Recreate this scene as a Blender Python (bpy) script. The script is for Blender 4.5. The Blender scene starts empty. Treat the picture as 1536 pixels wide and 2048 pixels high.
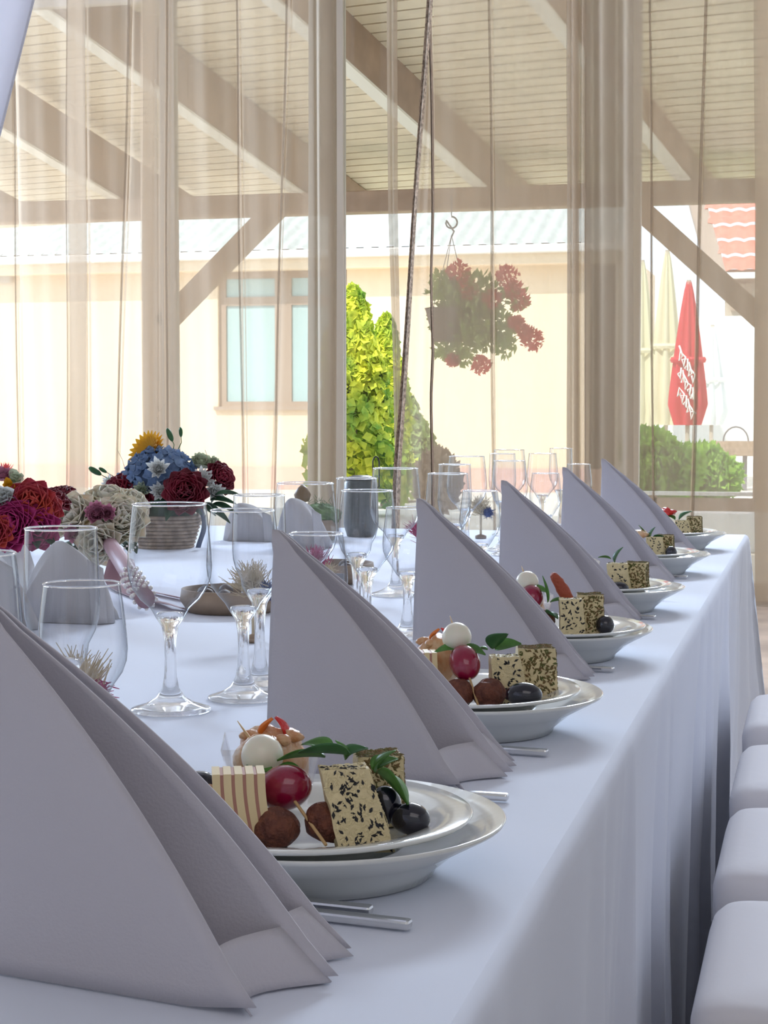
import bpy, math, random
from mathutils import Vector, Matrix, noise
random.seed(7)
PI = math.pi
C = bpy.context.scene.collection
sc = bpy.context.scene
# ------------------------------------------------------------------ camera, light, exposure
TZ = 0.75                      # table top height; camera is 0.31 above it
FPX = 3450.0; HC = 0.31
YAW = math.radians(14.13); PIT = math.atan(200/FPX)
cam = bpy.data.cameras.new('camera'); camo = bpy.data.objects.new('camera', cam); C.objects.link(camo)
cam.sensor_fit = 'VERTICAL'; cam.sensor_height = 36; cam.lens = FPX/2048*36
cam.clip_start = .05; cam.clip_end = 200
camo.location = (0, 0, TZ+HC); camo.rotation_euler = (PI/2-PIT, 0, YAW)
sc.camera = camo
w = bpy.data.worlds.new('world'); sc.world = w; w.use_nodes = True
bg = w.node_tree.nodes['Background']; bg.inputs[0].default_value = (.80, .90, 1.0, 1); bg.inputs[1].default_value = 2.0
sun = bpy.data.lights.new('sun', 'SUN'); sun.energy = 4.5; sun.angle = .02; sun.color = (1, .93, .82)
suno = bpy.data.objects.new('sun', sun); C.objects.link(suno); suno.rotation_euler = (math.radians(42), 0, math.radians(-28))
def area(name, loc, rot, sx, sy, e, col):
    l = bpy.data.lights.new(name, 'AREA'); l.shape = 'RECTANGLE'; l.size = sx; l.size_y = sy; l.energy = e; l.color = col
    o = bpy.data.objects.new(name, l); C.objects.link(o); o.location = loc; o.rotation_euler = rot
# stand-in for left-hand window daylight, then unseen fill lights added in the room
area('daylight_left', (-6.85, 8.2, 2.75), (0, math.radians(-68), math.radians(-20)), 1.1, 2.6, 380, (.58, .75, 1))
area('ceiling_fill', (-1.2, 5.6, 3.86), (0, 0, 0), 3, 3, 12, (.80, .90, 1))  # unseen overhead fill, added to brighten the table top
area('far_table_fill', (-.9, 8.7, 3.8), (math.radians(-62), 0, 0), 2.2, .5, 420, (.72, .84, 1))  # added out of view to light the table and give plate shadows
area('hall_fill', (.8, -1.8, 3.3), (math.radians(35), 0, 0), 3.0, 2.0, 19, (1, .93, .95))  # fill added behind the camera to lift napkins and foreground
vs = sc.view_settings; vs.view_transform = 'Standard'; vs.look = 'None'; vs.gamma = 1; vs.use_curve_mapping = False
vs.exposure = 0.0
sc.cycles.transparent_max_bounces = 40

# ------------------------------------------------------------------ helpers
def ray(px, py):
    x = (px-768)/FPX; y = -(py-1024)/FPX
    fx = math.cos(PIT)+y*math.sin(PIT); up = -math.sin(PIT)+y*math.cos(PIT)
    return Vector((x*math.cos(YAW)-fx*math.sin(YAW), x*math.sin(YAW)+fx*math.cos(YAW), up))
def onY(px, py, Y):            # point of the place at depth Y
    d = ray(px, py); t = Y/d.y
    return Vector((d.x*t, Y, d.z*t+HC+TZ))
def onZ(px, py, z=0.0):        # point at height z above the table top
    d = ray(px, py); t = (z-HC)/d.z
    return Vector((d.x*t, d.y*t, z+TZ))

MATS = {}
def mat(name, col, rough=.6, var=0, vscale=8, bump=0, bscale=60, metal=0, spec=.5, sheen=0, trans=0, coat=0, sss=0, col2=None):
    if name in MATS: return MATS[name]
    m = bpy.data.materials.new(name); m.use_nodes = True; nt = m.node_tree; b = nt.nodes['Principled BSDF']
    b.inputs['Base Color'].default_value = (*col, 1); b.inputs['Roughness'].default_value = rough
    b.inputs['Metallic'].default_value = metal; b.inputs['Specular IOR Level'].default_value = spec
    if coat: b.inputs['Coat Weight'].default_value = coat; b.inputs['Coat Roughness'].default_value = .08
    if sheen: b.inputs['Sheen Weight'].default_value = sheen
    if sss: b.inputs['Subsurface Weight'].default_value = sss; b.inputs['Subsurface Scale'].default_value = .01
    tc = nt.nodes.new('ShaderNodeTexCoord')
    if var or col2:
        n = nt.nodes.new('ShaderNodeTexNoise'); n.inputs['Scale'].default_value = vscale; n.inputs['Detail'].default_value = 5
        r = nt.nodes.new('ShaderNodeValToRGB')
        c2 = col2 or tuple(min(1, c*(1+var)) for c in col); c1 = col if col2 else tuple(c*(1-var) for c in col)
        r.color_ramp.elements[0].position = .35; r.color_ramp.elements[1].position = .65
        r.color_ramp.elements[0].color = (*c1, 1); r.color_ramp.elements[1].color = (*c2, 1)
        nt.links.new(tc.outputs['Object'], n.inputs['Vector']); nt.links.new(n.outputs['Fac'], r.inputs[0])
        nt.links.new(r.outputs[0], b.inputs['Base Color'])
    if bump:
        n = nt.nodes.new('ShaderNodeTexNoise'); n.inputs['Scale'].default_value = bscale; n.inputs['Detail'].default_value = 4
        bp = nt.nodes.new('ShaderNodeBump'); bp.inputs['Strength'].default_value = bump; bp.inputs['Distance'].default_value = .005
        nt.links.new(tc.outputs['Object'], n.inputs['Vector']); nt.links.new(n.outputs['Fac'], bp.inputs['Height'])
        nt.links.new(bp.outputs[0], b.inputs['Normal'])
    if trans:                   # thin cloth or leaf: part of the light passes through
        out = nt.nodes['Material Output']; tr = nt.nodes.new('ShaderNodeBsdfTranslucent'); tr.inputs[0].default_value = (*col, 1)
        mx = nt.nodes.new('ShaderNodeMixShader'); mx.inputs[0].default_value = trans
        nt.links.new(b.outputs[0], mx.inputs[1]); nt.links.new(tr.outputs[0], mx.inputs[2]); nt.links.new(mx.outputs[0], out.inputs[0])
    MATS[name] = m; return m
def sheer(name, col, dens, transl=.5, weave=900):
    m = bpy.data.materials.new(name); m.use_nodes = True; nt = m.node_tree; nt.nodes.remove(nt.nodes['Principled BSDF'])
    out = nt.nodes['Material Output']
    t = nt.nodes.new('ShaderNodeBsdfTransparent'); d = nt.nodes.new('ShaderNodeBsdfDiffuse'); l = nt.nodes.new('ShaderNodeBsdfTranslucent')
    d.inputs[0].default_value = (*col, 1); l.inputs[0].default_value = (*col, 1)
    m1 = nt.nodes.new('ShaderNodeMixShader'); m1.inputs[0].default_value = transl
    m2 = nt.nodes.new('ShaderNodeMixShader')
    tc = nt.nodes.new('ShaderNodeTexCoord'); n = nt.nodes.new('ShaderNodeTexNoise'); n.inputs['Scale'].default_value = 1.2
    mr = nt.nodes.new('ShaderNodeMapRange'); mr.inputs[3].default_value = dens-.05; mr.inputs[4].default_value = min(1, dens+.05)
    nt.links.new(tc.outputs['Object'], n.inputs[0]); nt.links.new(n.outputs[0], mr.inputs[0]); nt.links.new(mr.outputs[0], m2.inputs[0])
    nt.links.new(d.outputs[0], m1.inputs[1]); nt.links.new(l.outputs[0], m1.inputs[2])
    nt.links.new(t.outputs[0], m2.inputs[1]); nt.links.new(m1.outputs[0], m2.inputs[2]); nt.links.new(m2.outputs[0], out.inputs[0])
    return m
def glassmat(name, clear, tint=(1, 1, 1), rough=0.0):
    m = bpy.data.materials.new(name); m.use_nodes = True; nt = m.node_tree; nt.nodes.remove(nt.nodes['Principled BSDF'])
    out = nt.nodes['Material Output']
    t = nt.nodes.new('ShaderNodeBsdfTransparent'); t.inputs[0].default_value = (*tint, 1)
    g = nt.nodes.new('ShaderNodeBsdfGlass'); g.inputs['IOR'].default_value = 1.48; g.inputs['Roughness'].default_value = rough; g.inputs[0].default_value = (*tint, 1)
    mx = nt.nodes.new('ShaderNodeMixShader'); mx.inputs[0].default_value = 1-clear
    nt.links.new(t.outputs[0], mx.inputs[1]); nt.links.new(g.outputs[0], mx.inputs[2]); nt.links.new(mx.outputs[0], out.inputs[0])
    return m
def panemat(name):
    m = bpy.data.materials.new(name); m.use_nodes = True; nt = m.node_tree; nt.nodes.remove(nt.nodes['Principled BSDF'])
    out = nt.nodes['Material Output']; t = nt.nodes.new('ShaderNodeBsdfTransparent'); t.inputs[0].default_value = (.97, .985, .98, 1)
    g = nt.nodes.new('ShaderNodeBsdfGlossy'); g.inputs['Roughness'].default_value = .02
    lf = nt.nodes.new('ShaderNodeLayerWeight'); lf.inputs[0].default_value = .5; pw = nt.nodes.new('ShaderNodeMath'); pw.operation = 'POWER'; pw.inputs[1].default_value = 4.0
    nt.links.new(lf.outputs['Facing'], pw.inputs[0]); fr = nt.nodes.new('ShaderNodeMath'); fr.operation = 'MULTIPLY_ADD'; fr.inputs[1].default_value = .75; fr.inputs[2].default_value = .02; nt.links.new(pw.outputs[0], fr.inputs[0])
    mx = nt.nodes.new('ShaderNodeMixShader')
    nt.links.new(fr.outputs[0], mx.inputs[0]); nt.links.new(t.outputs[0], mx.inputs[1]); nt.links.new(g.outputs[0], mx.inputs[2]); nt.links.new(mx.outputs[0], out.inputs[0])
    return m

def bowlmat(name):
    m = bpy.data.materials.new(name); m.use_nodes = True; nt = m.node_tree; nt.nodes.remove(nt.nodes['Principled BSDF'])
    out = nt.nodes['Material Output']; t = nt.nodes.new('ShaderNodeBsdfTransparent'); g = nt.nodes.new('ShaderNodeBsdfGlossy'); g.inputs['Roughness'].default_value = .01
    lw = nt.nodes.new('ShaderNodeLayerWeight'); lw.inputs[0].default_value = .5
    cr = nt.nodes.new('ShaderNodeValToRGB'); cr.color_ramp.elements[0].position = .30; cr.color_ramp.elements[0].color = (.965, .97, .98, 1)
    cr.color_ramp.elements[1].position = 1.0; cr.color_ramp.elements[1].color = (.05, .06, .07, 1); e_ = cr.color_ramp.elements.new(.72); e_.color = (.74, .76, .79, 1)
    lf = nt.nodes.new('ShaderNodeLayerWeight'); lf.inputs[0].default_value = .5; pw = nt.nodes.new('ShaderNodeMath'); pw.operation = 'POWER'; pw.inputs[1].default_value = 4.0
    nt.links.new(lf.outputs['Facing'], pw.inputs[0]); fr = nt.nodes.new('ShaderNodeMath'); fr.operation = 'MULTIPLY_ADD'; fr.inputs[1].default_value = .75; fr.inputs[2].default_value = .055; nt.links.new(pw.outputs[0], fr.inputs[0])
    mx = nt.nodes.new('ShaderNodeMixShader')
    nt.links.new(lw.outputs['Facing'], cr.inputs[0]); nt.links.new(cr.outputs[0], t.inputs[0])
    nt.links.new(fr.outputs[0], mx.inputs[0]); nt.links.new(t.outputs[0], mx.inputs[1]); nt.links.new(g.outputs[0], mx.inputs[2]); nt.links.new(mx.outputs[0], out.inputs[0])
    return m

class MB:
    def __init__(s): s.v = []; s.f = []
    def add(s, vs, fs, M=None):
        o = len(s.v)
        for p in vs: s.v.append(tuple(M @ Vector(p)) if M else tuple(p))
        for f in fs: s.f.append(tuple(i+o for i in f))
    def box(s, a, b, M=None):
        x0, y0, z0 = a; x1, y1, z1 = b
        s.add([(x0,y0,z0),(x1,y0,z0),(x1,y1,z0),(x0,y1,z0),(x0,y0,z1),(x1,y0,z1),(x1,y1,z1),(x0,y1,z1)],
              [(0,3,2,1),(4,5,6,7),(0,1,5,4),(1,2,6,5),(2,3,7,6),(3,0,4,7)], M); return s
    def bar(s, p, q, w, h, up=(0, 0, 1)):
        p = Vector(p); q = Vector(q); d = (q-p).normalized(); sd = d.cross(Vector(up)).normalized(); u = sd.cross(d).normalized()
        vs = []
        for e in (p, q):
            for a, b in ((-1,-1),(1,-1),(1,1),(-1,1)): vs.append(e+sd*a*w/2+u*b*h/2)
        s.add(vs, [(0,1,2,3),(7,6,5,4),(0,4,5,1),(1,5,6,2),(2,6,7,3),(3,7,4,0)]); return s
    def tube(s, pts, r, n=8, cap=True):
        pts = [Vector(p) for p in pts]; rs = r if isinstance(r, (list, tuple)) else [r]*len(pts)
        vs = []; fs = []; prev = None
        for i, p in enumerate(pts):
            d = (pts[min(i+1, len(pts)-1)]-pts[max(i-1, 0)]).normalized()
            if prev is None: a = d.orthogonal().normalized()
            else: a = (prev-d*prev.dot(d)).normalized()
            prev = a; b = d.cross(a)
            for k in range(n): t = 2*PI*k/n; vs.append(p+(a*math.cos(t)+b*math.sin(t))*rs[i])
        for i in range(len(pts)-1):
            for k in range(n): fs.append((i*n+k, i*n+(k+1) % n, (i+1)*n+(k+1) % n, (i+1)*n+k))
        if cap: fs.append(tuple(range(n-1, -1, -1))); fs.append(tuple((len(pts)-1)*n+k for k in range(n)))
        s.add(vs, fs); return s
    def lathe(s, prof, n=32, M=None):
        vs = []; fs = []; ids = []
        for r, z in prof:
            if r < 1e-6: ids.append([len(vs)]*n); vs.append((0, 0, z))
            else:
                ids.append(list(range(len(vs), len(vs)+n)))
                for k in range(n): t = 2*PI*k/n; vs.append((r*math.cos(t), r*math.sin(t), z))
        for i in range(len(prof)-1):
            A, B = ids[i], ids[i+1]
            for k in range(n):
                k2 = (k+1) % n; q = [A[k], A[k2], B[k2], B[k]]; u = []
                for x in q:
                    if x not in u: u.append(x)
                if len(u) > 2: fs.append(tuple(u))
        s.add(vs, fs, M); return s
    def ball(s, c, r, n=16, m=10, amp=0, fr=40, rot=None):
        c = Vector(c); r = Vector(r) if isinstance(r, (tuple, list, Vector)) else Vector((r, r, r))
        R = rot or Matrix.Identity(3); vs = []; fs = []
        seed = Vector((random.random()*50,)*3)
        for j in range(m+1):
            th = PI*j/m
            for k in range(n if 0 < j < m else 1):
                ph = 2*PI*k/n; d = Vector((math.sin(th)*math.cos(ph), math.sin(th)*math.sin(ph), math.cos(th)))
                q = Vector((d.x*r.x, d.y*r.y, d.z*r.z))
                if amp: q *= 1+amp*noise.fractal(q*fr+seed, 1, 2, 3)
                vs.append(c+R @ q)
        def idx(j, k): return 0 if j == 0 else (len(vs)-1 if j == m else 1+(j-1)*n+k % n)
        for j in range(m):
            for k in range(n):
                q = [idx(j, k), idx(j+1, k), idx(j+1, k+1), idx(j, k+1)]; u = []
                for x in q:
                    if x not in u: u.append(x)
                if len(u) > 2: fs.append(tuple(u))
        s.add(vs, fs); return s
    def grid(s, fn, nu, nv, M=None):
        vs = [fn(i/nu, j/nv) for j in range(nv+1) for i in range(nu+1)]
        fs = [(j*(nu+1)+i, j*(nu+1)+i+1, (j+1)*(nu+1)+i+1, (j+1)*(nu+1)+i) for j in range(nv) for i in range(nu)]
        s.add(vs, fs, M); return s
    def petal(s, M, L, W, curl=.6, cup=.3, nu=4, nv=5, tip=.6, wave=0, rnd=False):
        ph = random.random()*6
        def fn(u, v):
            u = 2*u-1; sh = math.sin(PI*min(1, (v*.86+.14)**tip))**.7 if v < 1 else .12
            if rnd: sh = min(1, v*1.5+.2)*math.sqrt(max(.02, 1-v**4))
            a = curl*v; y = L*v*math.cos(a*.6); z = L*v*math.sin(a)
            return (W/2*u*sh, y, z+cup*W*u*u*sh+wave*W*math.sin(ph+u*5)*v)
        s.grid(fn, nu, nv, M); return s
    def seeds(s, pts, size, n=None):
        for p, nm in pts:
            a = nm.orthogonal().normalized(); a = Matrix.Rotation(random.random()*6.3, 3, nm) @ a; b = nm.cross(a)
            l = size*(.8+.5*random.random()); wd = l*.42; h = l*.3
            s.add([p-a*l, p+b*wd, p+a*l, p-b*wd, p+nm*h, p-nm*h], [(0,3,4),(3,2,4),(2,1,4),(1,0,4)])
        return s
    def build(s, name, m, parent=None, smooth=False, solid=0, sub=0, bevel=0):
        me = bpy.data.meshes.new(name); me.from_pydata(s.v, [], s.f); me.update()
        if smooth:
            for p in me.polygons: p.use_smooth = True
        o = bpy.data.objects.new(name, me); C.objects.link(o); me.materials.append(m)
        if solid: q = o.modifiers.new('s', 'SOLIDIFY'); q.thickness = solid; q.offset = 0
        if bevel: q = o.modifiers.new('b', 'BEVEL'); q.width = bevel; q.segments = 2; q.limit_method = 'ANGLE'
        if sub: q = o.modifiers.new('d', 'SUBSURF'); q.levels = sub; q.render_levels = sub
        if parent:
            o.parent = parent; wm = world_of(parent)
            o.matrix_parent_inverse = wm.inverted()
        return o
def world_of(o):
    M = Matrix.Translation(o.location) @ o.rotation_euler.to_matrix().to_4x4() @ Matrix.Diagonal((*o.scale, 1))
    if o.parent: M = world_of(o.parent) @ o.matrix_parent_inverse @ M
    return M
def tag(o, label, cat, group=None, kind=None):
    if label: o['label'] = label
    if cat: o['category'] = cat
    if group: o['group'] = group
    if kind: o['kind'] = kind
    return o
def thing(name, label, cat, loc=(0, 0, 0), group=None):
    o = bpy.data.objects.new(name, None); C.objects.link(o); o.location = loc; o.empty_display_size = .05
    return tag(o, label, cat, group)
def struct(name, mb, m, **k):
    o = mb.build(name, m, **k); o['kind'] = 'structure'; return o
def kids(o): return [c for c in o.children]
def dup(root, loc, label, rz=0, group=None, scale=1):
    def cp(o, par):
        c = o.copy(); C.objects.link(c); c.parent = par
        for ch in kids(o): cp(ch, c)
        return c
    r = cp(root, None); r.location = loc; r.rotation_euler = (0, 0, rz); r.scale = (scale,)*3; r['label'] = label
    if group: r['group'] = group
    return r
def frame(p, d, roll=0):       # matrix whose Z looks along d, at p
    d = Vector(d).normalized(); q = d.to_track_quat('Z', 'Y').to_matrix().to_4x4()
    return Matrix.Translation(p) @ q @ Matrix.Rotation(roll, 4, 'Z')
RX = lambda a: Matrix.Rotation(a, 4, 'X')
RZ = lambda a: Matrix.Rotation(a, 4, 'Z')

# ------------------------------------------------------------------ materials
m_cloth = mat('tablecloth_white', (.76, .80, .92), .85, bump=.25, bscale=9, sheen=.2)
m_nap = mat('napkin_grey', (.62, .59, .64), .9, bump=.12, bscale=500, sheen=.3, trans=.12)
m_grey = mat('napkin_soft_grey', (.52, .50, .51), .9, bump=.1, bscale=400)
m_cover = mat('chair_cover_white', (.80, .77, .79), .8, bump=.1, bscale=30)
m_porc = mat('porcelain', (.74, .75, .72), .08, coat=.6)
m_steel = mat('steel', (.72, .72, .72), .16, metal=1)
m_glass = glassmat('clear_glass', .25); m_rim = glassmat('rim_glass', .25, (1, 1, 1), .05)
m_cup = glassmat('clear_plastic', .62); m_bowl = bowlmat('thin_bowl_glass')
m_pane = panemat('window_pane_glass')
m_sheer = sheer('sheer_curtain_cloth', (.80, .66, .51), .40, .50)
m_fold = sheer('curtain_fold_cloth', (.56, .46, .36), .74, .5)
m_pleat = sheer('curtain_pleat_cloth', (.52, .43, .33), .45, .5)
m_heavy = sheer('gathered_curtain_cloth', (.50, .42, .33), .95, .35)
m_frame = mat('frame_cream', (.50, .44, .37), .4)
m_wall = mat('interior_plaster', (.75, .72, .68), .9, var=.03)
m_floor = mat('floor_wood', (.30, .22, .17), .45, var=.25, vscale=3)
m_ceil = mat('ceiling_plaster', (.8, .78, .76), .9)
m_beam = mat('porch_timber_brown', (.42, .29, .21), .6, var=.12, vscale=4)
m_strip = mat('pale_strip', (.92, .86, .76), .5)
m_board = mat('porch_board_pine', (.90, .78, .60), .55, var=.08, vscale=3)
m_hwall = mat('house_wall_peach', (.86, .70, .52), .9, var=.02)
m_plinth = mat('house_plinth_pink', (.80, .50, .42), .9)
m_hroof = mat('house_roof_metal', (.50, .54, .53), .5, var=.08)
m_gut = mat('gutter_white', (.85, .85, .84), .4)
m_hwin = mat('house_window_wood', (.40, .31, .25), .5)
m_hpane = mat('house_window_glass', (.42, .60, .62), .15, spec=.6)
m_ground = mat('ground_paving', (.78, .74, .68), .9, var=.06, vscale=2)
m_lawn = mat('lawn', (.25, .40, .08), .9, var=.3, vscale=6)
m_tile = mat('roof_tile_red', (.80, .24, .18), .6, var=.1)
m_white = mat('outer_wall_white', (.80, .84, .84), .8)
m_green = mat('leaf_green', (.05, .16, .05), .45, var=.35, vscale=40, trans=.2)
m_lgreen = mat('leaf_bright', (.10, .26, .05), .4, var=.3, vscale=60, trans=.25)
m_dgreen = mat('leaf_dark', (.02, .07, .03), .5, var=.3, vscale=40)
m_con = mat('conifer_green', (.20, .40, .05), .8, trans=.3, col2=(.92, .90, .08), vscale=3.4)
m_con2 = mat('conifer_dark', (.16, .26, .10), .8, trans=.2, col2=(.40, .52, .16), vscale=3)
m_bush = mat('bush_green', (.20, .42, .06), .8, trans=.3, col2=(.48, .75, .12), vscale=3)
m_ger = mat('geranium_red', (.75, .12, .12), .7, trans=.5)
m_pot = mat('dark_pot', (.10, .07, .06), .6)
m_wick = mat('wicker', (.36, .27, .20), .8, var=.3, vscale=60)
m_cream = mat('petal_cream', (.80, .74, .55), .6, trans=.2, sss=.1, col2=(.86, .80, .68), vscale=25)
m_rose = mat('petal_rose_red', (.12, .003, .012), .6, trans=.1, col2=(.24, .005, .025), vscale=20)
m_blue = mat('petal_blue', (.14, .22, .38), .7, trans=.15, col2=(.28, .38, .54), vscale=25)
m_wpet = mat('petal_white', (.82, .82, .78), .6, trans=.2)
m_yel = mat('petal_yellow', (.72, .36, .01), .6, trans=.2)
m_pinkp = mat('petal_pink', (.62, .26, .36), .7, trans=.15)
m_mag = mat('petal_magenta', (.42, .02, .14), .7, trans=.1)
m_oran = mat('petal_orange', (.70, .10, .03), .6, trans=.2, col2=(.45, .03, .06), vscale=14)
m_gw = mat('petal_green_white', (.55, .60, .42), .7, trans=.15)
m_pearl = mat('pearl', (.85, .80, .74), .15, coat=.8)
m_pinkr = mat('ribbon_pink', (.52, .34, .38), .5, trans=.3)
m_black = mat('black_metal', (.015, .015, .018), .3)
m_tag = mat('tag_grey', (.22, .22, .24), .6)
m_bpom = mat('pompom_blue', (.02, .06, .22), .9)
m_pamp = mat('dried_grass_beige', (.62, .52, .36), .9)
m_olive = mat('olive_black', (.008, .008, .02), .12, coat=.6)
m_meat = mat('meatball_brown', (.10, .025, .015), .6, var=.5, vscale=150, bump=.8, bscale=300, col2=(.20, .06, .03))
m_nug = mat('breaded_nugget', (.42, .20, .06), .7, bump=.8, bscale=350, col2=(.55, .30, .10), vscale=120)
m_moz = mat('mozzarella', (.82, .78, .64), .3, sss=.2, coat=.3)
m_tom = mat('cherry_tomato', (.28, .004, .04), .18, coat=.6)
m_chs = mat('cheese_pale', (.72, .60, .34), .6, var=.08, vscale=90, bump=.3, bscale=200)
m_chy = mat('cheese_yellow', (.78, .62, .34), .5)
m_ham = mat('ham_pink', (.46, .22, .16), .5)
m_sw = mat('sesame_white', (.78, .66, .38), .5)
m_sb = mat('sesame_black', (.012, .012, .015), .4)
m_herb = mat('herb_flakes', (.10, .12, .03), .8, col2=(.22, .12, .05), vscale=200)
m_pick = mat('toothpick_wood', (.62, .40, .18), .6)
m_sal = mat('salad_orange', (.62, .28, .12), .35, col2=(.72, .50, .30), vscale=90, bump=.5, bscale=200)
m_pep = mat('pepper_orange', (.80, .20, .02), .25, coat=.4)
m_pepr = mat('pepper_red', (.65, .02, .02), .25, coat=.4)
m_kraft = mat('kraft_wood', (.34, .25, .18), .7, var=.15, vscale=20)
m_parc = mat('parasol_cream', (.82, .78, .58), .8, trans=.2)
m_parr = mat('parasol_red', (.72, .05, .08), .8, trans=.2)
m_paint = mat('white_print', (.9, .9, .9), .6)

# ------------------------------------------------------------------ room
YW = 9.95; YC = 9.62
struct('floor', MB().box((-7, -3, -.1), (4, YW+.1, 0)), m_floor)
struct('ceiling', MB().box((-7, -3, 3.9), (4, YW+.1, 4.05)), m_ceil)
struct('wall_right', MB().box((4, -3, 0), (4.15, YW, 3.9)), m_wall)
struct('wall_back', MB().box((-7, -3.15, 0), (4, -3, 3.9)), m_wall)
wl = MB()
wl.box((-7.15, -3, 0), (-7, YW, .4)); wl.box((-7.15, -3, 3.3), (-7, YW, 3.9))
wl.box((-7.15, -3, .4), (-7, 2.2, 3.3))  # unseen stretch, closed solid to keep the napkin faces darker
for y in (5.6, 9.6): wl.box((-7.15, y, .4), (-7, y+.35, 3.3))
struct('wall_left', wl, m_wall)
struct('baseboard_right', MB().box((3.97, -3, 0), (4, YW, .1)), m_frame)
struct('trim_1', MB().box((-7, YW-.04, 3.62), (4, YW+.1, 3.9)), m_frame)
mull = [onY(x, 800, YW).x for x in (-130, 338, 672, 1262, 1700)]
mull = [-7.0]+mull+[2.0, 4.0]
for i in range(len(mull)-1):
    a, b = mull[i], mull[i+1]
    fr = MB(); wd = .045
    fr.box((a, YW, 0), (a+wd, YW+.07, 3.62)); fr.box((b-wd, YW, 0), (b, YW+.07, 3.62))
    fr.box((a+wd, YW, 0), (b-wd, YW+.07, .09)); fr.box((a+wd, YW, 3.55), (b-wd, YW+.07, 3.62))
    f = struct('window_%d' % (i+1), fr, m_frame)
    MB().box((a+wd, YW+.03, .09), (b-wd, YW+.038, 3.55)).build('glass_pane', m_pane, f)

# ------------------------------------------------------------------ curtains
def curtain(name, label, cols, m, Y=YC, z0=.02, z1=3.6, wav=.02, rows=20, group=None, k=5.0):
    """cols: (px_top, px_bottom, depth offset) along the cloth; px at image top / at y=960"""
    P = []
    for i in range(len(cols)-1):
        a, b = cols[i], cols[i+1]; n = max(2, int(abs(b[0]-a[0])/9))
        for j in range(n): t = j/n; P.append(tuple(a[q]+(b[q]-a[q])*t for q in range(3)))
    P.append(cols[-1])
    mb = MB(); n = len(P); s = 0
    base = []
    for i, (pt, pb, dy) in enumerate(P):
        xt = onY(pt, 0, YC).x; xb = onY(pb, 960, YC).x
        zt = onY(pt, 0, YC).z; zb = onY(pb, 960, YC).z
        base.append((xt, xb, zt, zb, dy))
    vs = []
    for j in range(rows+1):
        z = z0+(z1-z0)*j/rows
        for xt, xb, zt, zb, dy in base:
            t = (z-zb)/(zt-zb); x = xb+(xt-xb)*t
            vs.append((x, Y+dy+wav*math.sin(x*17+z*.4)+.01*math.sin(x*43+z*1.3), z))
    fs = [(j*n+i, j*n+i+1, (j+1)*n+i+1, (j+1)*n+i) for j in range(rows) for i in range(n-1)]
    mb.add(vs, fs)
    return tag(mb.build(name, m, smooth=True), label, 'curtain', group)
def pathfolds(x0, x1, folds):
    c = [(x0, x0, 0)]
    for (t, b, w) in folds:
        c += [(t+w/2, b+w/2, 0), (t-w/2, b-w/2, .025), (t+w/2, b+w/2, .05), (t+w/2+3, b+w/2+3, 0)]
    c.append((x1, x1, 0)); return c
curtain('sheer_curtain', 'pale beige sheer curtain panel hanging left of the narrow gathered brown curtain', pathfolds(-420, 634, [(-300, -300, 30), (-180, -170, 6), (-60, -50, 8), (22, 38, 5), (152, 155, 44), (262, 228, 6), (298, 298, 36), (330, 332, 9), (472, 487, 6), (575, 545, 6)]), m_sheer)
curtain('sheer_curtain', 'pale beige sheer curtain panel in front of the hanging flower basket', pathfolds(866, 1150, [(980, 988, 5), (1148, 1152, 12)]), m_sheer)
curtain('sheer_curtain', 'pale beige sheer curtain panel at the far right before the parasols', pathfolds(1266, 2100, [(1300, 1306, 5), (1412, 1384, 7), (1530, 1530, 42), (1700, 1700, 30), (1850, 1850, 8)]), m_sheer)
def bundle(name, label, x0, x1, nf, m, Y=YC-.14, amp=.045, taper=0):
    cols = []; N = int(nf*16)
    for i in range(N+1):
        t = i/N; x = x0+(x1-x0)*t
        cols.append((x, x, amp*math.sin(t*nf*2*PI)))
    return curtain(name, label, cols, m, Y=Y, wav=0)
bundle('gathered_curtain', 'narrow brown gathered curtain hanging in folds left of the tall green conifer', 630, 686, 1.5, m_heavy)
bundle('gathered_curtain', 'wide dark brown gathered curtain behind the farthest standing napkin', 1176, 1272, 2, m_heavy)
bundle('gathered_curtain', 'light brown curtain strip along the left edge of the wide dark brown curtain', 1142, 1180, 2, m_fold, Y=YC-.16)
def strip(label, pts, wid, m, dy=-.08):
    # hanging strip of cloth following points given at the curtain plane
    P = [onY(x, y, YC+dy) for x, y in pts]
    def fn(u, v):
        k = v*(len(P)-1); i = min(int(k), len(P)-2); t = k-i; p = P[i].lerp(P[i+1], t); wd = (wid[i]+(wid[i+1]-wid[i])*t)*YC/FPX
        return (p.x+(u-.5)*wd, p.y+.03*math.sin(u*PI*2), p.z)
    mb = MB().grid(fn, 8, 30)
    return tag(mb.build('curtain_strip', m, smooth=True), label, 'curtain')
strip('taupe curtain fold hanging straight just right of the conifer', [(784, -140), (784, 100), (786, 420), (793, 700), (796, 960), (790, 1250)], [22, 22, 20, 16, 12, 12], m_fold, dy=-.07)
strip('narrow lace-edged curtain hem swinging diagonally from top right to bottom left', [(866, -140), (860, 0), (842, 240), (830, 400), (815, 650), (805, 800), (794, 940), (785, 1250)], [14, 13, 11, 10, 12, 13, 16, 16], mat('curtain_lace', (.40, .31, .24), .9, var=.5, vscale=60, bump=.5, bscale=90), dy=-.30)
strip('thin wavy brown curtain edge hanging just left of the hanging flower basket', [(853, -140), (858, 0), (864, 200), (866, 420), (862, 560), (866, 700), (862, 800), (866, 980), (864, 1250)], [8, 7, 6, 6, 5, 6, 6, 6, 6], mat('curtain_edge', (.28, .2, .15), .9), dy=-.20)
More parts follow.
